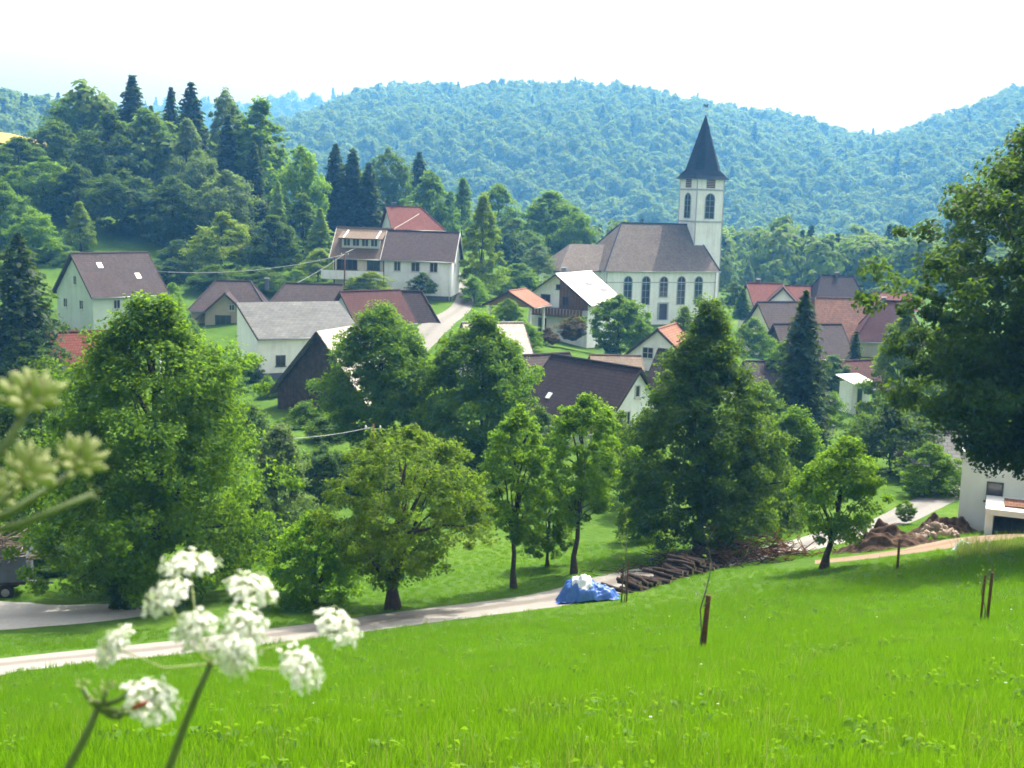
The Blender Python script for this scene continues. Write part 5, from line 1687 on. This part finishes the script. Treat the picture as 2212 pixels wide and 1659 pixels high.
def heap(name, label, px, py, D, wx, wy, hgt, mat, seed, cat, rough=.16, n=34, rz=0.0, peaks=2, sharp=1.3):
    """uneven mound standing on the ground"""
    rs = np.random.RandomState(seed)
    c = W(px, py, D)
    root_z = h1(c.x, c.y)
    pk = [(rs.uniform(-.45, .45), rs.uniform(-.3, .3), rs.uniform(.6, 1)) for _ in range(peaks)]
    ph = [(rs.uniform(2, 16) if q < 12 else rs.uniform(18, 55), rs.uniform(0, 6.28), rs.uniform(0, 6.28)) for q in range(36)]
    V = []
    for j in range(n):
        for i in range(n):
            u, v = i / (n - 1) * 2 - 1, j / (n - 1) * 2 - 1
            r = math.hypot(u, v)
            edge = max(0, 1 - max(r, 0) ** 2.2)
            z = 0
            for (a, b, k) in pk: z = max(z, k * math.exp(-((u - a) ** 2 + (v - b) ** 2) * 2.4))
            wv = sum(math.sin((u * math.cos(b) + v * math.sin(b)) * a + c_) / (1 + a * .22) for a, b, c_ in ph) * rough
            zz = hgt * max(0, (z + wv * .5)) * edge ** .8
            X = c.x + (u * math.cos(rz) * wx - v * math.sin(rz) * wy) / 2; Y = c.y + (u * math.sin(rz) * wx + v * math.cos(rz) * wy) / 2
            V.append((X, Y, zz - .12))
    V = np.array(V)
    g = H(V[:, 0], V[:, 1])
    V[:, 2] += g
    V -= np.array([c.x, c.y, root_z])
    k = np.arange(n - 1)[None, :] + np.arange(n - 1)[:, None] * n
    Fq = np.stack([k, k + 1, k + n + 1, k + n], -1).reshape(-1, 4)
    me = mesh_np(name, V, Fq, True)
    me.materials.append(mat)
    o = link(bpy.data.objects.new(name, me)); o.location = (c.x, c.y, root_z)
    tag(o, label, cat)
    return o

heap('earth_heap', 'red brown heap of dug earth beside the sandy track', 1905, 1178, 61, 6.6, 3.6, 1.05, M['soil'], 3, 'heap', .42, 70, .1, 6)
heap('earth_bank', 'brown earth bank rising against the new white house', 2035, 1150, 65.5, 4.4, 3.6, 1.15, M['soil'], 4, 'heap', .4, 56, .2, 4)

def rock_mesh(seed):
    rs = np.random.RandomState(seed)
    bm = bmesh.new()
    bmesh.ops.create_icosphere(bm, subdivisions=1, radius=1)
    for v in bm.verts: v.co *= rs.uniform(.7, 1.15)
    me = bpy.data.meshes.new('stone'); bm.to_mesh(me); bm.free()
    me.materials.append(M['stone'])
    return me
def rubble():
    c = W(2018, 1158, 62.5)
    gz = h1(c.x, c.y)
    root = empty('rubble_pile', (c.x, c.y, gz)); tag(root, 'pile of broken pale stones beside the earth heap', 'rubble')
    ms = [rock_mesh(k) for k in range(4)]
    rs = np.random.RandomState(5)
    for k in range(46):
        a = rs.uniform(0, 6.28); r = rs.uniform(0, 1) ** .6
        x, y = math.cos(a) * r * 1.25, math.sin(a) * r * .9
        o = bpy.data.objects.new('stone', ms[k % 4]); link(o, root)
        s = rs.uniform(.1, .24)
        o.scale = (s * 1.3, s, s * .8); o.rotation_euler = tuple(rs.uniform(0, 3, 3))
        o.location = (x, y, h1(c.x + x, c.y + y) - gz + max(0, (1 - r) * .75) + .1)
rubble()

def tarpaulin():
    c = W(1268, 1298, 52.5)
    gz = h1(c.x, c.y)
    n = 56
    rs = np.random.RandomState(12)
    V = []
    ph = [(rs.uniform(3, 22), rs.uniform(0, 6.28), rs.uniform(0, 6.28)) for _ in range(16)]
    for j in range(n):
        for i in range(n):
            u, v = i / (n - 1) * 2 - 1, j / (n - 1) * 2 - 1
            r = (abs(u) ** 2.6 + abs(v) ** 2.6) ** (1 / 2.6)
            body = max(0, 1 - r ** 3.2) ** .75
            prof = np.interp(u, [-1, -.7, -.35, 0.05, .25, .5, .8, 1], [.5, .95, 1.0, .9, .62, .6, .55, .3])
            f = sum(abs(math.sin((u * math.cos(b) * 1.1 + v * math.sin(b)) * a + c_)) / (2 + a * .3) for a, b, c_ in ph)
            z = .98 * prof * body * (1 + .34 * (f - 1.5)) + .09 * (f - 1.2) * (1 - body)
            k = 1 + .06 * math.sin(7 * math.atan2(v, u) + 1) + .05 * math.sin(13 * math.atan2(v, u))
            V.append((u * 1.32 * k, v * .85 * k, max(z, .02)))
    V = np.array(V)
    g = H(V[:, 0] + c.x, V[:, 1] + c.y) - gz
    V[:, 2] += g + .02
    k = np.arange(n - 1)[None, :] + np.arange(n - 1)[:, None] * n
    Fq = np.stack([k, k + 1, k + n + 1, k + n], -1).reshape(-1, 4)
    me = mesh_np('tarpaulin', V, Fq, True)
    me.materials.append(M['tarp']); me.materials.append(M['tarp_glare'])
    cen = V[Fq].mean(1)
    mi = ((cen[:, 0] < .15) & (cen[:, 0] > -.7) & (cen[:, 2] - np.interp(cen[:, 1], [-1, 1], [0, 0]) > .80 + .1 * np.sin(cen[:, 0] * 9) + .07 * np.sin(cen[:, 1] * 14 + 1))).astype(np.int32)  # faces near the crown that get the painted sun glare
    me.polygons.foreach_set('material_index', mi)
    o = link(bpy.data.objects.new('tarpaulin', me)); o.location = (c.x, c.y, gz)
    tag(o, 'crumpled blue tarpaulin with sun glare painted on its top lying over a heap beside the lane', 'tarpaulin')
tarpaulin()

def log_mesh(seed, L=1.0, r=.09):
    rs = np.random.RandomState(seed)
    n = 8
    mb = MB()
    b = [(rs.normal(0, .02), 0, rs.normal(0, .02)), (rs.normal(0, .03), L * .5, rs.normal(0, .03)), (rs.normal(0, .02), L, rs.normal(0, .02))]
    mb.tube(b, [r * rs.uniform(.9, 1.1) for _ in b], n)
    me = mb.mesh('log', False, False)
    me.materials.append(M['log_bark']); me.materials.append(M['log_end'])
    me.polygons[len(me.polygons) - 1].material_index = 1
    me.polygons[len(me.polygons) - 2].material_index = 1
    return me
def woodpile():
    a = W(1350, 1280, 53.5); b = W(1560, 1232, 60.5)
    c = a.lerp(b, .5)
    gz = h1(c.x, c.y)
    dr = Vector((b.x - a.x, b.y - a.y, 0)); Ls = dr.length; dr.normalize()
    ang = math.atan2(dr.y, dr.x)
    root = empty('woodpile', (c.x, c.y, gz), ang); tag(root, 'long low stack of split logs running from the tarpaulin to the pear tree', 'woodpile')
    ms = [log_mesh(k, rs_L, r) for k, (rs_L, r) in enumerate([(1.2, .085), (1.5, .10), (1.0, .065), (1.35, .12)])]
    rs = np.random.RandomState(3)
    x = -Ls / 2
    k = 0
    cols = int(Ls / .23)
    for i in range(cols):
        xx = -Ls / 2 + i * .23
        wx = c.x + math.cos(ang) * xx; wy = c.y + math.sin(ang) * xx
        gl = h1(wx, wy) - gz
        rows = int(1.7 + .9 * math.sin(i * .31) + 1.1 * (i > cols * .35) + rs.uniform(-.5, .9))
        for j in range(rows):
            o = bpy.data.objects.new('log', ms[rs.randint(4)]); link(o, root)
            o.location = (xx + (j % 2) * .11 + rs.normal(0, .05), -.5 + rs.normal(0, .16), gl + .08 + j * .16)
            o.rotation_euler = (rs.normal(0, .07), rs.uniform(0, 6), rs.normal(0, .17))
woodpile()

def sticks(name, label, px, py, D, n, wx, wy, hgt, mat, seed, cat, rad=.022, rz=0):
    rs = np.random.RandomState(seed)
    c = W(px, py, D); gz = h1(c.x, c.y)
    mb = MB()
    for k in range(n):
        x, y = rs.normal(0, wx / 3.2), rs.normal(0, wy / 3.2)
        zz = max(0.05, hgt * (1 - (x / wx * 1.7) ** 2 - (y / wy * 1.7) ** 2)) * rs.uniform(.2, 1)
        d = rs.uniform(0, 6.28); l = rs.uniform(.5, 1.5); t = rs.normal(.05, .3)
        p = Vector((x, y, zz + .03)); q = p + Vector((math.cos(d) * l, math.sin(d) * l, t * l))
        if q.z < 0: q.z = .05
        m_ = p.lerp(q, .5) + Vector((rs.normal(0, .08), rs.normal(0, .08), rs.normal(.04, .06)))
        r = rad * rs.uniform(.5, 1.5)
        mb.tube([p, m_, q], [r, r * .8, r * .4], 5)
    V = np.array([tuple(q) for q in mb.v])
    V[:, 2] += H(V[:, 0] + c.x, V[:, 1] + c.y) - gz
    mb.v = [tuple(q) for q in V]
    o = mb.build(name, mat, None, True, False)
    o.location = (c.x, c.y, gz)
    return tag(o, label, cat, None, 'stuff')
sticks('brushwood', 'tangled reddish brushwood heap at the right end of the woodpile', 1648, 1226, 61.5, 260, 4.2, 2.2, 1.25, M['stake'], 8, 'brushwood', .026)
sticks('twig_heap', 'dark loose twigs lying under the pear tree on the woodpile', 1490, 1240, 60, 260, 6.0, 2.2, .95, M['log_bark'], 9, 'brushwood', .022)

def sapling(name, label, px, py, D, hgt, seed, mat='leaf_mid', n=60, spread=.35, leaf=.09, r=.016):
    rs = np.random.RandomState(seed)
    p = W(px, py, D); gz = h1(p.x, p.y)
    root = empty(name, (p.x, p.y, gz)); tag(root, label, 'sapling')
    mb = MB()
    pts_ = [(0, 0, -.1)] + [(rs.normal(0, .025) * k, rs.normal(0, .025) * k, hgt * k / 6) for k in range(1, 7)]
    mb.tube(pts_, [r * 1.2, r, r, r * .9, r * .7, r * .5, r * .2], 6)
    P = []
    for k in range(9):
        t = rs.uniform(.35, .98)
        d = rs.uniform(0, 6.28); l = spread * (1.15 - t) * rs.uniform(.6, 1.6)
        s = Vector((pts_[3][0] * t, pts_[3][1] * t, hgt * t)); e_ = s + Vector((math.cos(d) * l, math.sin(d) * l, l * .9))
        mb.tube([s, e_], [r * .4, r * .1], 4, False)
        for _ in range(n // 9): P.append(s.lerp(e_, rs.uniform(.2, 1.05)) + Vector(rs.normal(0, .05, 3)))
    mb.build('trunk', M['bark_light'], root, True, False)
    P = np.array([tuple(q) for q in P])
    V, Fq = leaf_quads(rs, P, rnd_dirs(rs, len(P)) + np.array([0, 0, .5]), leaf)
    crown_obj(V, Fq, M[mat], root)

def stake(label, px, py, D, hgt, r=.04, tilt=(0, 0), seed=0):
    p = W(px, py, D); gz = h1(p.x, p.y)
    mb = MB()
    mb.tube([(0, 0, -.3), (tilt[0] * .5, tilt[1] * .5, hgt * .5), (tilt[0], tilt[1], hgt - .03), (tilt[0], tilt[1], hgt)], [r, r * .96, r * .92, r * .6], 8)
    o = mb.build('stake', M['stake'], None, True, False)
    o.location = (p.x, p.y, gz)
    tag(o, label, 'stake', 'stakes in the meadow')
stake('thick brown stake leaning beside the nearest sapling in the meadow', 1517, 1412, 26, 1.32, .062, (.07, .02))
sapling('birch_sapling', 'thin sapling tied to the nearest thick stake', 1509, 1410, 26, 3.05, 1, 'leaf_grey', 34, .28, .085, .017)
stake('thin brown stake standing right in the pair at the right of the meadow', 2131, 1350, 28.5, 1.25, .04, (.03, 0))
stake('thin brown stake standing left in the pair at the right of the meadow', 2117, 1352, 28.5, 1.2, .028, (.02, 0))
sapling('pale_sapling', 'pale leaved sapling between the right pair of stakes', 2126, 1352, 28.6, 2.1, 2, 'leaf_grey', 40, .25, .08, .014)
stake('short single stake in front of the earth heap', 1938, 1232, 48.5, 1.25, .055)
stake('thin stake standing left beside the tarpaulin end', 1343, 1284, 50.5, 1.7, .03, (.02, 0))
stake('thin stake standing right beside the tarpaulin end', 1354, 1283, 50.5, 1.8, .032)
sapling('plum_sapling', 'reddish sapling between the two stakes beside the tarpaulin', 1349, 1284, 50.6, 4.2, 3, 'leaf_olive', 90, .6, .12, .02)

# ------------------------------------------------------------------ poles and cables
def cable(name, label, a, b, sag, r=.012, seg=16):
    pts_ = []
    for k in range(seg + 1):
        t = k / seg
        p = Vector(a).lerp(Vector(b), t); p.z -= sag * 4 * t * (1 - t)
        pts_.append(p)
    c = pts_[seg // 2].copy()
    mb = MB(); mb.tube([p - c for p in pts_], r, 5)
    o = mb.build(name, M['wire'], None, True, False); o.location = c
    tag(o, label, 'cable')
def pole(label, px, ytop, D, arms=True):
    t = W(px, ytop, D); gz = h1(t.x, t.y)
    root = empty('utility_pole', (t.x, t.y, gz)); tag(root, label, 'pole')
    hg = t.z - gz
    mb = MB(); mb.tube([(0, 0, -.5), (0, 0, hg)], [.14, .09], 8); mb.build('mast', M['stake'], root, True, False)
    if arms:
        mb = MB(); mb.bar((-.6, 0, hg - .35), (.6, 0, hg - .35), .09); ca = mb.build('crossarm', M['metal'], root, False, False)
        for x in (-.5, .5):
            mb = MB(); mb.tube([(x, 0, hg - .3), (x, 0, hg - .22), (x, 0, hg - .1)], [.05, .07, .03], 8); mb.build('insulator', M['trim'], ca, True, False)
    return t
pt = pole('wooden pole with crossarm rising behind the cherry tree', 806, 916, 84)
cable('cable', 'pale cable running left from the pole behind the cherry tree', pt - Vector((0, 0, .2)), W(560, 948, 78), .25, .022)
ph_ = pole('dark pole standing at the left corner of the white hill house', 745, 545, 186, True)
cable('cable', 'pale cable sagging across the slope below the wood', ph_ - Vector((0, 0, .3)), W(335, 586, 168), 1.1, .03)
cable('cable', 'pale cable rising from the dark pole across the white hill house roof', ph_ - Vector((0, 0, .1)), W(905, 462, 224), .3, .05)
cable('cable', 'pale cable dropping left from the dark pole into the bushes', ph_ - Vector((0, 0, .2)), W(640, 612, 175), .2, .03)

# ------------------------------------------------------------------ left yard
def trailer():
    c = W(5, 1268, 59)
    gz = h1(c.x, c.y)
    root = empty('farm_trailer', (c.x, c.y, gz), R(12)); tag(root, 'grey black high sided farm trailer parked in the yard at the left edge', 'trailer')
    mb = MB(); mb.box(-2.6, 1.25, -.95, .95, .72, .86); mb.build('bed', M['wood_dark'], root)
    for y in (-.95, .95):
        mb = MB(); mb.box(-2.6, 1.25, y - .03, y + .03, .863, 2.15); mb.build('side_board', M['plinth'], root)
    mb = MB(); mb.box(1.253, 1.31, -.98, .98, .8, 2.15); mb.build('tail_board', M['plinth'], root)
    for x in (-1.7, .35):
        for y in (-1.05, 1.05):
            mb = MB(); mb.tube([(x, y - .11, .4), (x, y + .11, .4)], .4, 16); w = mb.build('wheel', M['rubber'], root, False, False)
            mb = MB(); mb.tube([(x, y - .125, .4), (x, y + .125, .4)], .2, 12); mb.build('rim', M['metal'], w, False, False)
    mb = MB(); mb.bar((1.31, 0, .6), (2.4, 0, .5), .1); mb.build('drawbar', M['metal'], root, False, False)
    return c, gz
tc, tg = trailer()
b = sticks('brush_load', 'dry brushwood piled high on the dark farm trailer', 5, 1268, 59, 420, 2.6, 1.6, 1.3, M['brush'], 21, 'brushwood', .035)
b.location.z += 1.7; b.location.x -= .6
def basket():
    p = W(270, 1215, 60)
    root = empty('hanging_basket', p); tag(root, 'white hanging flower basket on three strings under the big left tree', 'basket')
    mb = MB(); mb.tube([(0, 0, 0), (0, 0, .04), (0, 0, .2)], [.12, .2, .3], 12); mb.build('bowl', M['trim'], root, True, False)
    for k in range(3):
        a = k * 2.094 + .5
        mb = MB(); mb.tube([(math.cos(a) * .29, math.sin(a) * .29, .2), (0, 0, 1.0)], .018, 5); mb.build('string', M['trim'], root, True, False)
    MB().tube([(0, 0, 1.0), (0, 0, 2.6)], .01, 4).build('hanger', M['wire'], root, True, False)
    rs = np.random.RandomState(2)
    P = rs.normal(0, .12, (60, 3)); P[:, 2] = np.abs(P[:, 2]) + .2
    V, Fq = leaf_quads(rs, P, rnd_dirs(rs, 60), .09)
    crown_obj(V, Fq, M['leaf_dark'], root, 'plants')
basket()
def swing():
    p = W(312, 790, 126); gz = h1(p.x, p.y)
    t = W(312, 722, 126).z - gz
    root = empty('swing_frame', (p.x, p.y, gz), R(10)); tag(root, 'white garden swing frame behind the top of the big left tree', 'swing')
    for sx in (-1.6, 1.6):
        for sy in (-.8, .8):
            mb = MB(); mb.tube([(sx * 1.12, sy, -.2), (sx * .9, 0, t)], .07, 8); mb.build('leg', M['trim'], root, True, False)
    mb = MB(); mb.tube([(-1.45, 0, t), (1.45, 0, t)], .08, 8); mb.build('crossbar', M['trim'], root, True, False)
    mb = MB(); mb.box(-1.0, 1.0, -.25, .25, t - 1.75, t - 1.6); mb.build('seat', M['trim'], root)
    for sx in (-.95, .95):
        mb = MB(); mb.tube([(sx, 0, t), (sx, 0, t - 1.6)], .025, 5); mb.build('rope', M['trim'], root, True, False)
swing()

M['sheet'] = plain('pale_plastic_sheet', (0.45, 0.55, 0.56), 0.4, 0.25, 4, 0.4)
heap('sheeted_pile', 'small pile under a pale blue grey plastic sheet at the meadow edge', 2082, 1188, 54.5, 1.5, 1.0, .62, M['sheet'], 14, 'pile', .3, 24, .2, 2)

# ------------------------------------------------------------------ ripe field on the crest at the far left
def field():
    nx, ny = 60, 20
    xs = np.linspace(-190, -104, nx); ys = np.linspace(312, 352, ny)
    X, Y = np.meshgrid(xs, ys)
    X = X + (Y - 330) * -.2
    Z = H(X, Y) + .5
    V = np.stack([X.ravel(), Y.ravel(), Z.ravel()], 1)
    k = np.arange(nx - 1)[None, :] + np.arange(ny - 1)[:, None] * nx
    me = mesh_np('ripe_field', V, np.stack([k, k + 1, k + nx + 1, k + nx], -1).reshape(-1, 4), True)
    me.materials.append(M['wheat'])
    o = link(bpy.data.objects.new('ripe_field', me)); o['kind'] = 'structure'
field()

# ------------------------------------------------------------------ weeds and flowers in the meadow
def weeds():
    rs = np.random.RandomState(6)
    n = 230
    px = rs.uniform(2070, 2420, n); D = 49 + 5 * rs.uniform(0, 1, n) ** .6
    X = np.array([W(a, 1180, d).x for a, d in zip(px, D)]); Y = D
    P = np.stack([X, Y, H(X, Y)], 1)
    protos = []
    for k in range(3):
        me = tuft(90 + k, 14, .3, .62, .014, .45); me.materials.append(M['drygrass']); protos.append(me)
    s = rs.uniform(.3, 1.3, n)
    o = scatter('dry_grass', P, np.stack([np.zeros(n), np.zeros(n), rs.uniform(0, 6, n)], 1), np.stack([s, s, s], 1), rs.randint(0, 3, n), protos)
    tag(o, 'tall dry grass on the meadow edge before the new white house', 'grass')
weeds()
M['petal'] = leafmat('white_petals', (0.82, 0.83, 0.78), (0.92, 0.92, 0.88), 0.35)
def daisies():
    rs = np.random.RandomState(16)
    mb = MB()
    for k in range(10):
        a = k * .628
        mb.add([(0, 0, .3), (math.cos(a - .25) * .03, math.sin(a - .25) * .03, .31), (math.cos(a) * .055, math.sin(a) * .055, .3), (math.cos(a + .25) * .03, math.sin(a + .25) * .03, .31)], [(0, 1, 2, 3)])
    me = mb.mesh('daisy', False, False); me.materials.append(M['petal'])
    n = 90
    D = rs.uniform(9, 40, n); px = rs.uniform(300, 2300, n)
    X = (px - CX) / FPX * D; Y = D
    P = np.stack([X, Y, H(X, Y)], 1)
    s = rs.uniform(.2, .6, n)
    o = scatter('meadow_flowers', P, np.stack([rs.normal(0, .3, n), rs.normal(0, .3, n), rs.uniform(0, 6, n)], 1), np.stack([s, s, s * .9], 1), np.zeros(n), [me])
    tag(o, 'small scattered white flowers in the meadow grass', 'flowers')
daisies()

# ------------------------------------------------------------------ umbel plants in front of the camera
M['stem'] = plain('green_stem', (0.10, 0.15, 0.05), 0.6, 0.2, 60, 0.4)
M['ray'] = plain('pale_green_ray', (0.30, 0.36, 0.14), 0.6, 0.2, 80, 0.3)
M['bud'] = leafmat('green_buds', (0.16, 0.22, 0.06), (0.48, 0.50, 0.27), 0.35, 40)
M['beetle'] = plain('red_beetle', (0.20, 0.030, 0.012), 0.35, 0.2, 200, 0.5)

def petals(rs, P, N, size):
    """five-petalled florets at P facing N"""
    V = []; F_ = []
    for p, nn in zip(P, N):
        nn = Vector(nn).normalized(); p = Vector(p)
        u = nn.orthogonal().normalized(); v = nn.cross(u)
        a0 = rs.uniform(0, 6.28)
        for k in range(5):
            a = a0 + k * 1.2566 + rs.normal(0, .1)
            l = size * rs.uniform(.75, 1.25)
            d = u * math.cos(a) + v * math.sin(a); e_ = u * -math.sin(a) + v * math.cos(a)
            i = len(V)
            V += [p, p + d * l * .6 + e_ * l * .34 + nn * l * .12, p + d * l + nn * l * -.02, p + d * l * .6 - e_ * l * .34 + nn * l * .12]
            F_.append((i, i + 1, i + 2, i + 3))
    return np.array([tuple(q) for q in V]), np.array(F_)

def umbellet(parent, node, axis, rad, seed, n=46, flat=1.0, name='umbellet'):
    rs = np.random.RandomState(seed)
    ax = Vector(axis).normalized(); u = ax.orthogonal().normalized(); v = ax.cross(u)
    P = []; N = []
    mb = MB()
    for k in range(n):
        t = math.sqrt((k + .5) / n) * 1.42 * flat; a = k * 2.39996 + rs.normal(0, .15)
        d = ax * math.cos(t) + (u * math.cos(a) + v * math.sin(a)) * math.sin(t)
        d = (d - ax * d.dot(ax) * .28)
        p = d * rad * (rs.uniform(.78, 1.12) if k % 6 else rs.uniform(1.1, 1.3))
        P.append(p); N.append(d * .7 + ax * .5 + Vector(rs.normal(0, .25, 3)))
        mb.tube([(0, 0, 0), p * .55 + ax * rad * .08, p], [rad * .022, rad * .016, rad * .014], 4, False)
    V, F_ = petals(rs, P, N, rad * .16)
    me = mesh_np(name, V, F_); me.materials.append(M['petal'])
    o = link(bpy.data.objects.new(name, me), parent); o.location = node
    mb.build('pedicels', M['ray'], o, True, False)
    mb = MB()
    for p in P: mb.tube([p * .98, p * 1.03], [rad * .05, rad * .03], 5)
    mb.build('flower_centres', M['bud'], o, True, False)
    return o

def umbel_plant(name, label, d, hub, stem_pts, heads, stem_r, seed):
    """hub, stem and heads given in picture positions at about d metres"""
    hubw = W(*hub, d)
    base = W(*stem_pts[-1], d)
    low = Vector((base.x - .05, base.y, h1(base.x - .05, base.y)))
    root = empty(name, low); tag(root, label, 'flower')
    rs = np.random.RandomState(seed)
    L = [hubw - low] + [W(*q, d) - low for q in stem_pts] + [Vector((0, 0, 0)) + (base - low) * .4 + Vector((.02, 0, 0)), Vector((0, 0, -.05))]
    MB().tube(L, [stem_r * .75] + [stem_r * (1 + .12 * k) for k in range(len(L) - 1)], 10).build('stem', M['stem'], root, True, False)
    for (px, py, w, dz, ax) in heads:
        node = W(px, py, d + dz)
        rad = w / 2 / FPX * d * .88
        axis = Vector(ax).normalized()
        base_n = node - axis * rad * .35
        mid = hubw.lerp(base_n, .5) + Vector((0, 0, -.004)) + (base_n - hubw).cross(Vector((0, 1, 0))) * .06
        MB().tube([hubw - low, mid - low, base_n - low], [stem_r * .34, stem_r * .26, stem_r * .24], 6).build('ray', M['ray'], root, True, False)
        umbellet(root, base_n - low, axis, rad, seed * 31 + int(px), 84 + int(w / 6))
    return root, low

umbel_plant('white_umbel', 'large white flower umbel with green stem close to the camera', .70, (456, 1434), [(430, 1490), (400, 1565), (366, 1659)],
    [(410, 1218, 150, .045, (-.1, .15, 1)), (356, 1285, 118, -.01, (-.45, -.3, .9)), (545, 1268, 132, .03, (.35, -.05, 1)), (242, 1392, 112, .0, (-.7, -.35, .75)),
     (418, 1360, 108, -.03, (-.2, -.7, .75)), (530, 1352, 112, -.02, (.25, -.6, .8)), (733, 1352, 118, .015, (.6, -.2, .85)), (655, 1440, 114, -.015, (.6, -.45, .7)),
     (512, 1420, 92, -.06, (.25, -.85, .4)), (478, 1395, 70, .02, (.1, -.3, 1))], .0021, 5)
r2, low2 = umbel_plant('small_umbel', 'smaller umbel with one white head and green buds at the lower left', .66, (212, 1528), [(195, 1570), (172, 1615), (148, 1659)],
    [(330, 1508, 132, -.01, (.45, -.35, .85))], .0021, 6)

def bud_cluster(parent, low, px, py, d, w, seed, n=16, up=(0, 0, 1), hub=None, long=.36):
    rs = np.random.RandomState(seed)
    c = W(px, py, d)
    rad = w / 2 / FPX * d
    node = c - Vector(up).normalized() * rad * .55
    mb = MB(); st = MB()
    ax = Vector(up).normalized(); u = ax.orthogonal().normalized(); v = ax.cross(u)
    for k in range(n):
        t = math.sqrt((k + .5) / n) * 1.15; a = k * 2.39996
        dd = ax * math.cos(t) + (u * math.cos(a) + v * math.sin(a)) * math.sin(t)
        p0 = dd * rad * .62; p1 = dd * rad * rs.uniform(1.05, 1.4)
        l = (p1 - p0)
        r = rad * rs.uniform(.09, .14)
        mb.tube([p0, p0 + l * .15, p0 + l * .5, p0 + l * .85, p1], [r * .3, r * .85, r, r * .8, r * .25], 8)
        st.tube([(0, 0, 0), p0], rad * .028, 4, False)
    o = mb.build('bud_cluster', M['bud'], parent, True, False); o.location = node - low
    st.build('pedicels', M['ray'], o, True, False)
    if hub is not None:
        MB().tube([hub - low, hub.lerp(node, .55) - low + Vector((0, 0, -.002)), node - low], [.0018, .0015, .0014], 6).build('ray', M['stem'], parent, True, False)
h2 = W(212, 1528, .66)
for k, (px, py, w) in enumerate([(178, 1478, 36), (232, 1482, 44), (292, 1478, 34), (262, 1540, 52), (298, 1532, 40), (205, 1505, 46)]):
    bud_cluster(r2, low2, px, py, .66, w, 40 + k, 9, (RS.normal(0, .3), -.2, 1), h2)

# seed heads, nearer still, at the left edge
hb_ = W(-130, 1180, .46)
lw = Vector((hb_.x, hb_.y, h1(hb_.x, hb_.y)))
r3 = empty('seed_umbel', lw); tag(r3, 'blurred green budding umbel leaning in from the left edge', 'flower')
MB().tube([hb_ - lw, (hb_ - lw) * .5 + Vector((-.03, 0, 0)), (0, 0, -.05)], [.003, .0036, .004], 8).build('stem', M['stem'], r3, True, False)
for k, (px, py, w, n) in enumerate([(62, 850, 150, 22), (172, 990, 128, 22), (62, 1015, 138, 22), (-12, 1060, 110, 16), (205, 1062, 40, 3)]):
    bud_cluster(r3, lw, px, py, .46 + (.02 if k % 2 else 0), w, 60 + k, n, (.25 + .1 * k, -.35, .9), hb_)

# beetles feeding on the flowers
def beetle(label, px, py, d, s, ang):
    p = W(px, py, d)
    root = empty('beetle', p); tag(root, label, 'beetle')
    root.rotation_euler = (0, ang, 0)
    mb = MB()
    mb.tube([(-1.0 * s, 0, 0), (-.9 * s, 0, 0), (-.4 * s, 0, .02 * s), (.2 * s, 0, .03 * s), (.52 * s, 0, 0), (.6 * s, 0, 0), (.78 * s, 0, 0), (.84 * s, 0, 0), (1.0 * s, 0, -.02 * s), (1.04 * s, 0, -.02 * s)],
            [.05 * s, .2 * s, .3 * s, .3 * s, .25 * s, .2 * s, .23 * s, .14 * s, .13 * s, .04 * s], 12)
    mb.build('body', M['beetle'], root, True, False)
    for k, x in enumerate((-.1, .3, .62)):
        for sg in (-1, 1):
            MB().tube([(x * s, sg * .15 * s, -.05 * s), (x * s - .05 * s, sg * .5 * s, .02 * s), (x * s - .12 * s, sg * .7 * s, -.3 * s)], .025 * s, 5).build('leg', M['trim_dark'], root, True, False)
    for sg in (-1, 1):
        MB().tube([(1.0 * s, sg * .06 * s, .02 * s), (1.3 * s, sg * .25 * s, .15 * s), (1.6 * s, sg * .35 * s, .1 * s)], .018 * s, 5).build('antenna', M['trim_dark'], root, True, False)
beetle('small red beetle sitting on the lower left white flower head', 302, 1524, .638, .0050, -.45)
